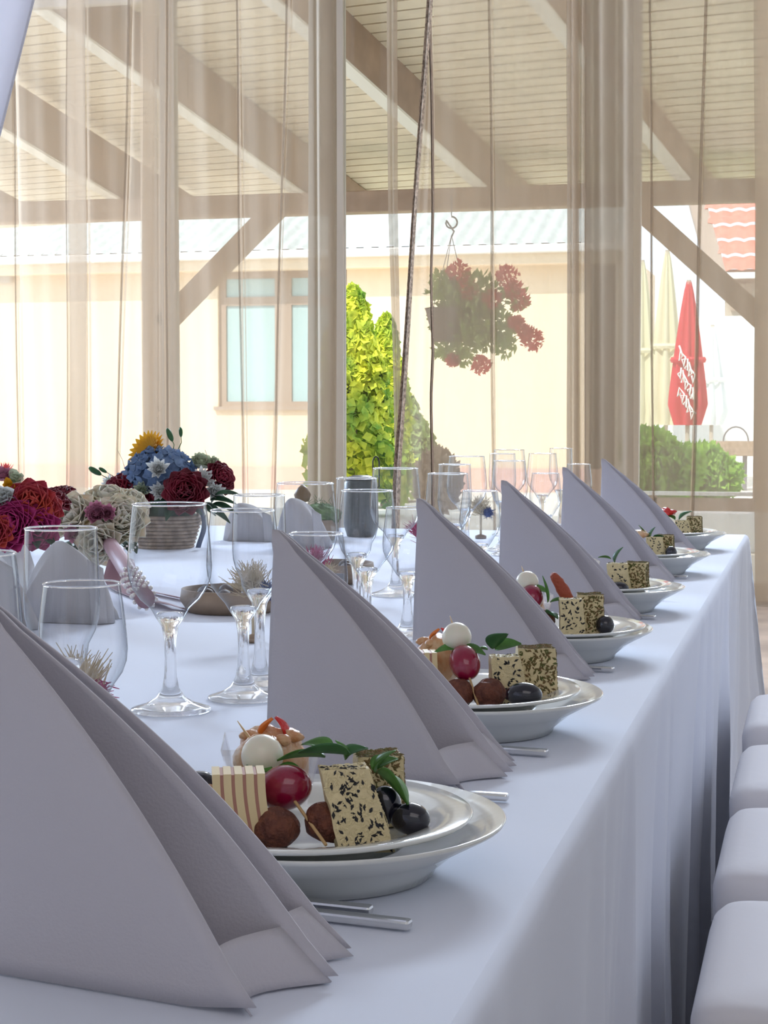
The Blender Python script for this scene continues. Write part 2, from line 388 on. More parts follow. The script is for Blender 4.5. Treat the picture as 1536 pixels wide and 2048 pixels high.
strip('broad sheer curtain strip between the diagonal hem and the thin wavy edge', [(860, -140), (860, 0), (858, 240), (850, 400), (842, 650), (836, 800), (830, 960), (826, 1250)], [6, 8, 24, 36, 50, 60, 68, 76], m_sheer, dy=-.13)

# seams and pleats sewn into the sheer panels
panels = [o for o in C.objects if o.name.startswith('sheer_curtain')]
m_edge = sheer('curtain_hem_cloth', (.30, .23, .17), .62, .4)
def hem(par, xt, xb, wid, nm, m, dy):
    P = [onY(xt+(xb-xt)*t, -140+1390*t, YC+dy) for t in (0, .25, .5, .75, 1)]
    wd = wid*YC/FPX
    def fn(u, v):
        k = v*4; i = min(int(k), 3); p = P[i].lerp(P[i+1], k-i); return (p.x+(u-.5)*wd+.004*math.sin(v*11+xt), p.y+.008*math.sin(u*PI), p.z)
    MB().grid(fn, 3, 24).build(nm, m, par, smooth=True)
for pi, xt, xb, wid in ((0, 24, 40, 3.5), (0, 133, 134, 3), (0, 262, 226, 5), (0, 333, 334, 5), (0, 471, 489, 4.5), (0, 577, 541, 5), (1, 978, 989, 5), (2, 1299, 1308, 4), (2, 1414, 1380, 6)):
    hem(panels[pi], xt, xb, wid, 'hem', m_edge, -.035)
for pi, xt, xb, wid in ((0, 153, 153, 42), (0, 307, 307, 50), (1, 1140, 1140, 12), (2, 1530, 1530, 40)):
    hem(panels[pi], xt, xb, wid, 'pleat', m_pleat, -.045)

# ------------------------------------------------------------------ porch outside (posts, beam, braces, rafters, boards)
YB = 14.0
struct('trim_2', MB().box((-14, YW+.12, -.12), (8, 60, -.02)), m_ground)
porch = thing('porch', 'timber porch roof with brown beams and pine boards outside the windows', 'porch', (-2, YB, 0))
zt = onY(800, 381, YB).z; zb = onY(800, 424, YB).z
MB().box((-12, YB-.08, zb), (6, YB+.12, zt)).build('beam', m_beam, porch, bevel=.01)
def post(xa, xb, z0=-.02):
    a = onY(xa, 500, YB).x; b = onY(xb, 500, YB).x
    MB().box((a, YB-.07, z0), (b, YB+.12, zb)).build('post', m_beam, porch, bevel=.01)
post(290, 349); post(1512, 1580); post(-880, -820)
def brace(p, q, wd=.17):
    a = onY(*p, YB); b = onY(*q, YB)
    MB().bar(a, b, .14, wd, up=(0, 0, 1)).build('brace', m_beam, porch, bevel=.008)
brace((325, 652), (555, 415)); brace((1265, 405), (1525, 640)); brace((1560, 640), (1800, 415))
AZ = math.radians(12.9); SL = math.radians(13.6)
dr = Vector((math.sin(AZ)*math.cos(SL), math.cos(AZ)*math.cos(SL), -math.sin(SL)))
dv = Vector((math.cos(AZ), -math.sin(AZ), 0)); dn = dv.cross(dr).normalized()
if dn.z < 0: dn = -dn
RD = .40
for x in (-1210, -850, -485, -122, 237, 602, 966, 1371, 1790, 2230):
    p = onY(x, 388+(602-x)*.03, YB); p.z = zt
    tmax = (YB-YW-.15)/dr.y
    q = p-dr*tmax; sd = dv*.055
    vs_ = []
    for e in (-1, 1): vs_ += [q+sd*e, p+dr*.25+sd*e, p+dr*1.15+dn*RD+sd*e, q+dn*RD+sd*e]
    rm_ = MB(); rm_.add(vs_, [(0, 1, 2, 3), (7, 6, 5, 4), (0, 4, 5, 1), (1, 5, 6, 2), (2, 6, 7, 3), (3, 7, 4, 0)])
    ro_ = rm_.build('rafter', m_beam, porch, bevel=.01)
    MB().bar(q-dn*.012, p+dr*.1-dn*.012, .112, .02, up=dn).build('pale_underside', m_strip, ro_)  # pale strip along the rafter's bottom face
o0 = onY(602, 388, YB); o0.z = zt; o0 = o0+dn*(RD+.012)
bw = .138
for i in range(38):
    u = -1.35+i*bw       # distance back from the beam
    c = o0-dr*u
    vmin = -8.0; vmax = min(7.0, (c.y-YW-.16)/math.sin(AZ))
    if vmax < vmin+.2: break
    a = c+dv*vmin; b = c+dv*vmax
    MB().bar(a, b, bw-.018, .018, up=dn).build('board', m_board, porch)
cov = MB()
for k in range(12):
    u0 = -1.4+k*.42; c = o0-dr*(u0+.21)+dn*.03; ve = min(7.0, (c.y-.25-YW-.12)/math.sin(AZ))
    if ve > -7.5: cov.bar(c-dv*8.0, c+dv*ve, .42, .03, up=dn)
cov.build('roof_cover', m_beam, porch)
# railing at right
rail = thing('railing', 'grey horizontal railing below the rounded green bush', 'railing', onY(1400, 985, YB))
xa = onY(1262, 990, YB).x; xb = onY(1900, 990, YB).x
za = onY(1400, 987, YB).z
MB().box((xa, YB+.25, za-.03), (xb, YB+.35, za)).build('rail', m_gut, rail)
MB().box((xa, YB+.27, za-.16), (xb, YB+.33, za-.05)).build('rail', m_beam, rail)
for t in (.05, .4, .75): MB().box((xa+(xb-xa)*t, YB+.27, -.02), (xa+(xb-xa)*t+.06, YB+.33, za-.03)).build('baluster', m_beam, rail)
low = onY(1262, 1045, YB-.3)
tag(MB().box((xa, YB-.5, -.02), (xb, YB-.2, .28)).build('kerb', m_gut, bevel=.01), 'white low kerb on the terrace under the railing', 'kerb')

# ------------------------------------------------------------------ house across the yard
YH = 23.0
house = thing('house', 'peach house with corrugated metal roof, gutter and pink plinth', 'house', (-5, YH, 0))
hx0 = -16; hx1 = onY(1225, 700, YH).x
zg = onY(600, 512, YH).z; zp = onY(600, 933, YH).z
wx0 = onY(436, 700, YH).x; wx1 = onY(694, 700, YH).x; wz0 = onY(560, 813, YH).z; wz1 = onY(560, 541, YH).z
wm = MB()
wm.box((hx0, YH, zp), (wx0, YH+.3, zg+.1)); wm.box((wx1, YH, zp), (hx1, YH+.3, zg+.1))
wm.box((wx0, YH, zp), (wx1, YH+.3, wz0)); wm.box((wx0, YH, wz1), (wx1, YH+.3, zg+.1)); wm.box((hx1-.3, YH, zp), (hx1, YH+6, zg+.1))
wm.box((wx0, YH+.29, wz0), (wx1, YH+.3, wz1))
wm.build('wall', m_hwall, house)
MB().box((hx0, YH-.06, -.02), (hx1+.03, YH+.3, zp)).build('plinth', m_plinth, house)
# corrugated sheet
def rfn(u, v):
    x = hx0+(hx1+.3-hx0)*u; return (x, YH-.35+v*3.2, zg+.06+v*1.25+.03*math.sin(x*2*PI/.21))
MB().grid(rfn, 640, 2).build('roof', m_hroof, house, smooth=True)
MB().box((hx0, YH-.42, zg-.06), (hx1+.3, YH-.28, zg+.05)).build('gutter', m_gut, house, bevel=.02)
MB().box((hx0, YH-.30, zg-.2), (hx1+.25, YH, zg-.06)).build('eave', m_hwall, house)
hw = wx1-wx0; hh = wz1-wz0
wf = MB(); t = .10; fy0 = YH+.06; fy1 = YH+.16
wf.box((wx0, fy0, wz0), (wx0+t, fy1, wz1)); wf.box((wx1-t, fy0, wz0), (wx1, fy1, wz1)); wf.box((wx0+t, fy0, wz1-t), (wx1-t, fy1, wz1)); wf.box((wx0+t, fy0, wz0), (wx1-t, fy1, wz0+.07))
xm = wx0+hw*.50; zm = wz0+hh*.78
wf.box((xm-.12, fy0, wz0+.07), (xm+.12, fy1, wz1-t)); wf.box((wx0+t, fy0, zm-.06), (xm-.12, fy1, zm+.06)); wf.box((xm+.12, fy0, zm-.06), (wx1-t, fy1, zm+.06))
wfo = wf.build('window', m_hwin, house)
for xa_, xb_ in ((wx0+t, xm-.12), (xm+.12, wx1-t)):
    for za_, zb_ in ((wz0+.07, zm-.06), (zm+.06, wz1-t)):
        MB().box((xa_, fy0+.03, za_), (xb_, fy0+.05, zb_)).build('pane', m_hpane, wfo)
MB().box((wx0-.05, YH-.06, wz0-.05), (wx1+.05, YH, wz0)).build('window_sill', m_hwin, house)
lp = onY(12, 553, YH); MB().box((lp.x-.1, YH-.12, lp.z-.1), (lp.x+.12, YH, lp.z+.1)).build('wall_lamp', m_frame, house, bevel=.02)

# white building and red tiled roof at right
YR = 30.0
wb = thing('white_building', 'white building with a red tiled roof beyond the closed parasols', 'building', (0, YR, 0))
x0 = onY(1175, 700, YR).x; x1 = onY(2000, 700, YR).x; zt2 = onY(1450, 632, YR).z
MB().box((x0, YR, -.02), (x1, YR+.3, zt2)).build('wall', m_white, wb)
x2 = onY(1448, 600, YR).x; zl = onY(1460, 548, YR).z
MB().box((x2, YR+.3, zt2-.1), (x1, YR+.6, zl+.1)).build('upper_wall', m_frame, wb)
for i in range(5): MB().box((x2+.1+i*.6, YR+.22, zt2+.1), (x2+.45+i*.6, YR+.3, zl-.15)).build('shutter', m_hwin, wb)
MB().box((x2-.1, YR-.1, zl-.08), (x1, YR+.1, zl+.02)).build('gutter', m_gut, wb)
ntx = 26; nty = 9
for r in range(nty):
    def tf(u, v, r=r):
        x = x2-.05+r*(-.10)+(x1-x2+.3)*u
        return (x, YR+.0+(r+v)*.36, zl+(r+v)*.30+.035*abs(math.sin(x*PI/.26))+(1-v)*.05)
    MB().grid(tf, 160, 1).build('tile_course', m_tile, wb, smooth=True)
MB().bar((x2-.12, YR-.05, zl), (x2-1.02, YR+3.3, zl+2.75), .30, .1).build('verge_board', m_hwin, wb)

# ------------------------------------------------------------------ plants outside
def foliage(mb, c, r, n, size, flat=.3):
    for i in range(n):
        d = Vector((random.gauss(0, 1), random.gauss(0, 1), random.gauss(0, 1))).normalized()
        k = random.random()**.35
        p = Vector(c)+Vector((d.x*r[0], d.y*r[1], d.z*r[2]))*k
        M = frame(p, (d+Vector((random.gauss(0, .5), random.gauss(0, .5), random.gauss(.3, .5)))), random.random()*6)
        s = size*(.6+.8*random.random())
        mb.add([(-s*.35, 0, 0), (0, s*.12, -s*.5), (s*.35, 0, 0), (0, 0, s*.6)], [(0, 1, 2, 3)], M)
def conifer(label, pxc, top, bot, wpx, Y, m, n=3200, size=.16):
    p = onY(pxc, bot, Y); q = onY(pxc, top, Y); t = thing('conifer', label, 'tree', (p.x, Y, 0), 'conifers by the house')
    mb = MB(); H = q.z; R = wpx/2*Y/FPX
    for i in range(n):
        z = random.random()**.8; a = random.random()*2*PI; r = R*(1-z)**.5*(.72+.35*random.random())*(1+.18*math.sin(a*3+z*13))
        pp = Vector((p.x+r*math.cos(a), Y+r*math.sin(a), .1+z*(H-.1)))
        M = frame(pp, (math.cos(a)+random.gauss(0, .6), math.sin(a)+random.gauss(0, .6), random.gauss(.3, .6)), random.random()*6); s = size*(.6+.7*random.random())
        mb.add([(-s*.45, 0, 0), (0, s*.5, -s*.1), (s*.45, 0, 0), (0, -s*.3, s*.2)], [(0, 1, 2, 3)], M)
    mb.build('foliage', m, t)
    MB().tube([(p.x, Y, 0), (p.x, Y, H*.9)], [.07, .02]).build('trunk', m_beam, t)
    return t
conifer('tall yellow-green conifer right of the narrow gathered curtain', 705, 575, 1000, 190, 17.3, m_con, 5200, .12)
conifer('yellow-tipped conifer behind the taupe curtain fold', 772, 632, 1000, 120, 18.9, m_con, 4200, .12)
conifer('duller green conifer rising right of the yellow-tipped one', 806, 790, 1000, 150, 20.2, m_con2, 3600, .13)
p = onY(875, 940, 17); sh = thing('round_shrub', 'round brownish shrub behind the rims of the glasses', 'shrub', (p.x, 17, 0))
mb = MB(); foliage(mb, (p.x, 17, p.z-.12), (.24, .24, .33), 1500, .09); mb.build('foliage', mat('shrub_brown', (.30, .22, .16), .8), sh); MB().tube([(p.x, 17, 0), (p.x, 17, p.z)], .03).build('trunk', m_beam, sh)
def bush(label, blobs, Y, m, n=1700, size=.1):
    p = onY(blobs[0][0], blobs[0][1], Y); t = thing('round_bush', label, 'bush', (p.x, Y, 0)); mb = MB()
    for px, py, rp in blobs:
        q = onY(px, py, Y); r = rp*Y/FPX; foliage(mb, q, (r, r, r*.85), n, size)
    mb.build('foliage', m, t); MB().tube([(p.x, Y, -.02), (p.x, Y, p.z)], .05).build('trunk', m_beam, t)
bush('large rounded bright green bush behind the railing at right', [(1300, 905, 55), (1345, 940, 60), (1300, 960, 50)], 16.0, m_bush, 2600)
bush('lower rounded green bush sloping down toward the white wall', [(1400, 930, 50), (1430, 955, 52), (1395, 985, 42)], 17.6, m_bush, 2200)
tag(MB().box((onY(1262, 990, 15).x, 14.6, -.018), (4, 18.3, -.005)).build('grass_strip', m_lawn), 'green lawn strip behind the railing', 'lawn')

# hanging basket of geraniums
YG = 13.2
hk = onY(903, 445, YG); pc = onY(895, 650, YG)
hb = thing('hanging_basket', 'hanging flower basket with trailing green leaves and red geraniums', 'flower basket', (pc.x, YG, pc.z-.13))
MB().lathe([(0, -.13), (.11, -.13), (.17, .11), (.18, .13), (.165, .13), (.1, -.1), (0, -.1)], 24, Matrix.Translation(pc)).build('pot', m_pot, hb, smooth=True)
MB().tube([(hk.x, YG, zb+.02), (hk.x, YG, hk.z+.05)], .004).build('cord', m_tag, hb)
ring = [Vector((hk.x+.045*math.sin(a), YG, hk.z+.045*math.cos(a))) for a in [i*PI/8 for i in range(0, 14)]]
ring += [Vector((hk.x+.02, YG, hk.z-.07)), Vector((hk.x, YG, hk.z-.11))]
MB().tube(ring, .007).build('hook', m_tag, hb)
for a in (0, 2.1, 4.2): MB().tube([(hk.x, YG, hk.z-.1), (pc.x+.17*math.cos(a), YG+.17*math.sin(a), pc.z+.12)], .003, 5).build('wire', m_tag, hb)
mb = MB()
for px, py, rx, rz, n in ((900, 585, 48, 30, 500), (950, 600, 62, 55, 1100), (930, 640, 70, 50, 1100), (980, 660, 50, 42, 700), (900, 700, 34, 22, 260), (1010, 690, 22, 26, 160), (885, 560, 24, 18, 160), (1035, 600, 22, 22, 120), (925, 700, 30, 30, 220)):
    q = onY(px, py, YG); foliage(mb, q, (rx*1.08*YG/FPX, .16, rz*1.08*YG/FPX), int(n*.55), .055)
mb.build('foliage', mat('geranium_leaf', (.30, .42, .12), .7, trans=.5, col2=(.50, .60, .20), vscale=6), hb)
for px, py, rp in ((918, 545, 26), (1015, 552, 24), (1028, 580, 20), (1038, 600, 22), (1065, 680, 24), (1052, 665, 16), (962, 730, 20), (905, 720, 14), (1033, 645, 16), (985, 598, 20), (935, 580, 24)):
    q = onY(px, py, YG-.08); mbf = MB(); foliage(mbf, q, (rp*YG/FPX,)*3, 170, .035); mbf.build('flower_cluster', m_ger, hb)

# closed parasols
def parasol(label, px, ytop, ybot, wpx, Y, m, skirt=None, print_=False):
    q = onY(px, ytop, Y); b = onY(px, ybot, Y); W = wpx/2*Y/FPX; t = thing('closed_parasol', label, 'parasol', (q.x, Y, 0), 'closed parasols in the yard')
    MB().tube([(q.x, Y, 0), (q.x, Y, q.z)], .025).build('pole', m_frame, t)
    MB().lathe([(0, 0), (.25, 0), (.25, .05), (.05, .1), (0, .1)], 20, Matrix.Translation((q.x, Y, -.02))).build('base', m_gut, t)
    H = q.z-b.z
    def fn(u, v):
        a = u*2*PI; r = W*(.10+.9*min(1, (v*1.15)**.8))*(1 if v < .85 else 1-(v-.85)*2.2)*(1+.22*math.cos(a*8))
        return (q.x+r*math.cos(a), Y+r*math.sin(a), q.z-H*v)
    MB().grid(fn, 64, 14).build('canopy', m, t, smooth=True)
    MB().lathe([(W*1.0, -.03), (W*1.08, 0), (W*1.0, .03)], 24, Matrix.Translation((q.x, Y, q.z-H*.55))).build('strap', m, t)
    if print_:
        for i in range(3):
            pts = [(q.x-W*.45+W*.9*k/16+.03*math.sin(k*1.9+i), Y-W*1.22, q.z-H*(.50+.13*i)+.07*math.cos(k*1.9+i)-.018*k) for k in range(17)]
            MB().tube(pts, .011, 5).build('print_stroke', m_paint, t, smooth=True)
    return t
parasol('tall closed cream parasol left of the red one', 1335, 500, 850, 62, 20, m_parc)
parasol('tall closed cream parasol nearest the wide dark brown curtain', 1285, 520, 850, 60, 21, m_parc)
parasol('closed red parasol with white script strokes', 1378, 560, 850, 66, 19, m_parr, print_=True)
parasol('closed pale parasol right of the red one', 1425, 650, 850, 56, 22, m_white)
# planter bench
bq = onY(1460, 900, 24); bt = thing('garden_bench', 'brown garden bench by the white wall, right of the bush', 'bench', (bq.x, 24, 0))
bx0 = onY(1418, 900, 24).x; bx1 = onY(1560, 900, 24).x; bz = onY(1460, 883, 24).z; bz2 = onY(1460, 912, 24).z
MB().box((bx0, 24, bz2), (bx1, 24.5, bz)).build('seat', m_kraft, bt, bevel=.01)
for x in (bx0+.08, bx1-.1, (bx0+bx1)/2): MB().box((x-.03, 24.2, -.02), (x+.03, 24.26, bz2)).build('leg', m_tag, bt)
for k in range(2):
    xx = bx0+.35+k*.45; MB().tube([(xx+.17*math.cos(a), 24.2, bz+.2*math.sin(a)) for a in [PI*i/10 for i in range(11)]], .012, 5).build('armrest', m_tag, bt)

# ------------------------------------------------------------------ table and cloth
TX1 = -.168; TX0 = -1.86; TY0 = .12; TY1 = 4.46
tb = thing('banquet_table', 'long banquet table hidden under the white cloth', 'table', ((TX0+TX1)/2, 2.3, 0))
MB().box((TX0+.02, TY0+.02, TZ-.035), (TX1-.02, TY1-.02, TZ-.008)).build('tabletop', m_kraft, tb)
for x in (TX0+.12, TX1-.12):
    for y in (TY0+.15, 1.6, 3.0, TY1-.15): MB().box((x-.03, y-.03, 0), (x+.03, y+.03, TZ-.035)).build('leg', m_steel, tb)
def cloth():
    # perimeter samples (outer normal) then rows going inward and hanging down
    per = []; NX = 60; NY = 420
    for i in range(NY): per.append((TX1, TY0+(TY1-TY0)*i/NY, 1, 0))
    for i in range(NX): per.append((TX1+(TX0-TX1)*i/NX, TY1, 0, 1))
    for i in range(NY): per.append((TX0, TY1+(TY0-TY1)*i/NY, -1, 0))
    for i in range(NX): per.append((TX0+(TX1-TX0)*i/NX, TY0, 0, -1))
    n = len(per); mb = MB(); rows = []; vs = []
    drops = [0, .003, .009, .02, .045, .09, .15, .24, .34, .45, .58, .72]
    inw = [.009, .004, .001, 0, 0, 0, 0, 0, 0, 0, 0, 0]
    L = [0]
    for j, d in enumerate(drops):
        for i, (x, y, nx, ny) in enumerate(per):
            f = min(1, d/.5)
            s = (y if nx else x)
            k = i
            ph = noise.noise(Vector((s*2.1, nx*3, ny*5)))*6
            off = f*(.014*math.sin(s*15+ph)+.010*math.sin(s*37+2*ph)+.012*noise.noise(Vector((s*7, 1, d*3))))
            off += -.012*f if nx else 0
            off -= min(1, d/.2)*.016*(max(0, math.sin(s*9.5+1.3*math.sin(s*3.1))-.93)/.07)
            # pointed drape at the corners
            dc = min(math.hypot(x-cx, y-cy) for cx in (TX0, TX1) for cy in (TY0, TY1))
            cb = math.exp(-(dc/.10)**2)*.10*(d/.72)
            cxn = 1 if x > -1 else -1; cyn = 1 if y > 2 else -1
            ox = nx*(off-inw[j]); oy = ny*(off-inw[j])
            if dc < .001: ox = -cxn*inw[j]; oy = -cyn*inw[j]
            vs.append((x+ox+cxn*cb*.75, y+oy+cyn*cb, TZ-d+.0))
    R = len(drops)
    fs = [(j*n+i, j*n+(i+1) % n, (j+1)*n+(i+1) % n, (j+1)*n+i) for j in range(R-1) for i in range(n)]
    fs = [f[::-1] for f in fs]
    mb.add(vs, fs)
    # the top as a grid that meets the first row
    gx = NX; gy = NY
    def tf(u, v):
        x = TX0+.009+(TX1-TX0-.018)*u; y = TY0+.009+(TY1-TY0-.018)*v
        return (x, y, TZ)
    mb.grid(tf, 4, 8)
    return mb
tag(cloth().build('tablecloth', m_cloth, smooth=True), 'white cloth over the long table, hanging to the floor', 'tablecloth')

# ------------------------------------------------------------------ covered chairs on the right
def chair():
    t = thing('covered_chair', '', 'chair', (0, 0, 0), 'white covered chairs along the right of the table')
    # seat pad: local X 0 (table side) .. .43, Y -.21..+.21, top z .48
    def sf(u, v):
        a = u*2*PI; c, s = math.cos(a), math.sin(a); q = .16
        sx = .215*(abs(c)**q)*(1 if c >= 0 else -1); sy = .21*(abs(s)**q)*(1 if s >= 0 else -1)
        prof = [(0, .492), (.5, .491), (.86, .488), (.94, .484), (.98, .475), (1, .460), (.992, .405), (.97, .385)]
        r, z = prof[round(v*7)]
        return (.215+sx*r, sy*r, z+.004*noise.noise(Vector((sx*r*9, sy*r*9, z*4)))+.004*(1-r*r))
    MB().grid(sf, 64, 7).build('seat', m_cover, t, smooth=True)
    def kf(u, v):
        a = u*2*PI; c, s = math.cos(a), math.sin(a); q = .16; r = .965+.03*v+.012*math.sin(a*22)*v
        return (.215+.215*r*(abs(c)**q)*(1 if c >= 0 else -1), .21*r*(abs(s)**q)*(1 if s >= 0 else -1), .40-(.385)*v)
    MB().grid(kf, 160, 6).build('skirt', m_cover, t, smooth=True)
    bk = MB()
    def bf(u, v):
        a = u*2*PI; c, s = math.cos(a), math.sin(a)
        w = .205*(1-.25*max(0, v-.75)*4*max(0, v-.75)*4*.25); z = .44+.48*v
        if v > .999: w *= .9; th = .004
        else: th = .022
        return (.425+.05*v+th*c, w*(abs(s)**.3)*(1 if s >= 0 else -1), z)
    bk.grid(bf, 40, 12).build('backrest', m_cover, t, smooth=True)
    for x in (.06, .38):
        for y in (-.16, .16): MB().tube([(x, y, 0), (x, y, .4)], .012).build('leg', m_steel, t)
    return t
ch = chair(); locs = [(1.85, 'nearest to the camera at the lower right'), (2.34, 'second from the camera'), (2.83, 'third from the camera'), (3.38, 'fourth and farthest of the row')]
for i, (y, l) in enumerate(locs):
    lab = 'white cloth-covered chair tucked to the table, '+l
    if i == 0: ch.location = (-.115, y, 0); ch['label'] = lab
    else: dup(ch, (-.118-.004*i, y, 0), lab, group=ch['group'])

# ------------------------------------------------------------------ standing napkins
NY_ = [.87, 1.415, 1.965, 2.52, 3.15, 3.735]
ORD = ['nearest', 'second', 'third', 'fourth', 'fifth', 'sixth and farthest']
def napkin(label, y0, k):
    t = thing('folded_napkin', label, 'napkin', (-.36, y0, TZ), 'grey napkins folded into standing points')
    tip = Vector((-.453, y0, TZ+.209)); z = TZ+.0015
    rnd = random.Random(k)
    j = lambda a: rnd.uniform(-a, a)
    def panel(name, bl, br, bulge, nrm, tipoff=(0, 0, 0), cut=.005, flare=0):
        tp = tip+Vector(tipoff); bl = Vector(bl); br = Vector(br); nrm = Vector(nrm)
        def fn(u, v):          # v down from tip, u across
            e = bl.lerp(br, u); p = tp.lerp(e, v)
            p = p+nrm*(bulge*math.sin(PI*v)*math.sin(PI*(.15+.7*u)))
            p += Vector((.010*u*math.sin(PI*v), 0, .006*u*math.sin(PI*v)))   # convex hypotenuse
            if v < .08: p += Vector((.004*(u-.5), 0, 0))
            if u > .8 and v > .9: p.z += cut*(u-.8)*5*(v-.9)*10
            return p
        return MB().grid(fn, 14, 20).build(name, m_nap, t, smooth=True, solid=.0012)
    panel('front_fold', (-.458, y0-.012, z), (-.277+j(.004), y0-.048, z+.0), -.006, (0, 1, 0), (0, -.001, 0))
    panel('middle_fold', (-.452, y0+.004, z), (-.250+j(.004), y0+.014+j(.004), z), .010, (0, 1, 0), (.0015, .0005, -.0005), cut=.004)
    panel('back_fold', (-.456, y0+.030, z), (-.252+j(.004), y0+.062, z), .012, (0, 1, 0), (.003, .003, -.001), cut=.004)
    # valley cloth between the folds, near the table
    def vf(u, v):
        a = Vector((-.277, y0-.047, z)); b = Vector((-.252, y0+.013, z)); p = a.lerp(b, u); q = tip.lerp(p, .86+.14*v)
        return q+Vector((-.022*math.sin(PI*u), 0, 0))*(.3+.7*v)
    MB().grid(vf, 8, 6).build('hem_fold', m_nap, t, smooth=True, solid=.001)
    def vf2(u, v):
        a = Vector((-.252, y0+.014, z)); b = Vector((-.252, y0+.060, z)); p = a.lerp(b, u); q = tip.lerp(p, .86+.14*v)
        return q+Vector((-.018*math.sin(PI*u), 0, 0))*(.3+.7*v)
    MB().grid(vf2, 8, 6).build('hem_fold', m_nap, t, smooth=True, solid=.001)
for k, y in enumerate(NY_):
    napkin('grey linen napkin folded into a standing point, '+ORD[k]+' from the camera', y, k)

# ------------------------------------------------------------------ plates
PY = [1.095, 1.632, 2.15, 2.69, 3.335, 3.925]
PX = -.323
WORD = ['nearest', 'second nearest', 'third nearest', 'fourth nearest', 'fifth nearest', 'farthest']
PW = ['nearest', 'second', 'third', 'fourth', 'fifth', 'farthest']
def charger():
    t = thing('charger_plate', '', 'plate', (0, 0, 0), 'large charger plates')
    MB().lathe([(0, .006), (.07, .006), (.073, 0), (.077, 0), (.080, .006), (.096, .019), (.124, .0345), (.1255, .037), (.124, .038), (.098, .0245), (.078, .012), (0, .010)], 72).build('dish', m_porc, t, smooth=True)
    return t
def dinner():
    t = thing('dinner_plate', '', 'plate', (0, 0, 0), 'dinner plates of cold starters')
    MB().lathe([(0, .002), (.062, .002), (.065, 0), (.069, 0), (.074, .006), (.088, .014), (.112, .0185), (.1135, .0205), (.112, .0215), (.09, .018), (.074, .011), (.06, .007), (0, .006)], 72).build('dish', m_porc, t, smooth=True)
    return t
cp = charger(); dp = dinner()
for i in range(6):
    a = 'white charger plate under the starter plate, '+WORD[i]+' to the camera'
    b = 'white dinner plate heaped with cold starters, '+WORD[i]+' to the camera'
    la = (PX, PY[i]+.012, TZ+.001); lb = (PX+(-.008 if i != 2 else .004), PY[i], TZ+.023)
    if i == 0: cp.location = la; cp['label'] = a; dp.location = lb; dp['label'] = b
    else: dup(cp, la, a); dup(dp, lb, b)
ZP = TZ+.0305                     # food rests here

# cutlery handles
def knife_mb(y, x1, w, tilt):
    p = Vector((x1, y, TZ+.0045)); q = p+Vector((-.10, tilt, 0)); r = p+Vector((-.205, tilt*2, -.002))
    return p, q, r
def cutlery(kind, label, y, x1, tilt):
    t = thing(kind, label, kind, (x1-.1, y, TZ), kind+'s laid beside the plates')
    p, q, r = knife_mb(y, x1, .008, tilt)
    MB().bar(q, p, .009, .006).build('handle', m_steel, t, bevel=.0018)
    if kind == 'knife': MB().bar(r, q, .015, .0018).build('blade', m_steel, t, bevel=.0008)
    else:
        MB().bar(q+Vector((-.05, tilt*.5, 0)), q, .005, .003).build('neck', m_steel, t, bevel=.001)
        s0 = q+Vector((-.05, tilt*.5, 0))
        for k in range(4): MB().bar(s0+Vector((-.045, (k-1.5)*.006, 0)), s0+Vector((0, (k-1.5)*.004, 0)), .0025, .002).build('tine', m_steel, t)
for i in range(6):
    w_ = WORD[i]
    cutlery('fork', 'steel fork on the camera side of the %s plate' % PW[i], PY[i]-.108, -.232, .012)
    if i == 0: cutlery('fork', 'shorter steel fork between the first fork and the nearest plate', PY[i]-.085, -.262, .010)
    cutlery('knife', 'steel knife on the window side of the %s plate' % PW[i], (1.338 if i == 0 else PY[i]+.165), -.235-(0 if i == 0 else .01), .004)

# ------------------------------------------------------------------ glasses
def glass_profile(h, rb, rbowl, rrim, zb_, wall=.0011):
    st = h*.028
    o = [(0, .0), (rb*.6, .0), (rb, .0008), (rb*1.005, .0022), (rb*.97, .0036), (rb*.62, .0080), (rb*.36, .0145), (.0088, .024), (.0066, .036), (.0057, zb_*.55), (.0064, zb_*.74), (.0088, zb_*.88), (.0145, zb_*.97)]
    bh = h-zb_; pts = []
    for t in (.06, .14, .24, .34, .44, .55, .7, .85, 1.0):
        if t < .44: r = rbowl*math.sin(PI/2*min(1, (t/.44)**.62+.0)); r = max(r, .02)
        else: k = (t-.44)/.56; r = rbowl+(rrim-rbowl)*k**1.4
        pts.append((r, zb_+bh*t))
    inn = [(r-wall, z) for r, z in pts[::-1]]
    inn[0] = (pts[-1][0]-wall*.9, h); 
    return o+[(.0135, zb_+bh*.02), (.008, zb_+bh*.03), (0, zb_+bh*.03)], [(.0145, zb_*.97)]+pts
GT = {'A': (.2145, .0415, .0435, .0378, .100, 'large round-bowled wine glass'), 'D': (.204, .039, .0395, .0345, .098, 'medium wine glass'),
      'C': (.216, .033, .0305, .0285, .108, 'tall narrow straight-sided glass'), 'B': (.178, .035, .0345, .0290, .088, 'small short wine glass')}
protos = {}
def glass(k, x, y, label):
    h, rb, rw, rr, z_, nm = GT[k]
    if k in protos: return dup(protos[k], (x, y, TZ+.0008), label)
    t = thing('wine_glass', label, 'glass', (0, 0, 0), nm+'s in the row behind the napkins')
    ps, pb_ = glass_profile(h, rb, rw, rr, z_)
    MB().lathe(ps, 56).build('stem', m_glass, t, smooth=True); MB().lathe(pb_, 56).build('bowl', m_bowl, t, smooth=True)
    MB().lathe([(rr-.0008, h-.0004), (rr+.0006, h-.0006), (rr+.0008, h+.0004), (rr, h+.001), (rr-.0010, h+.0003), (rr-.0008, h-.0004)], 56).build('rim', m_rim, t, smooth=True)
    t.location = (x, y, TZ+.0008); protos[k] = t; return t
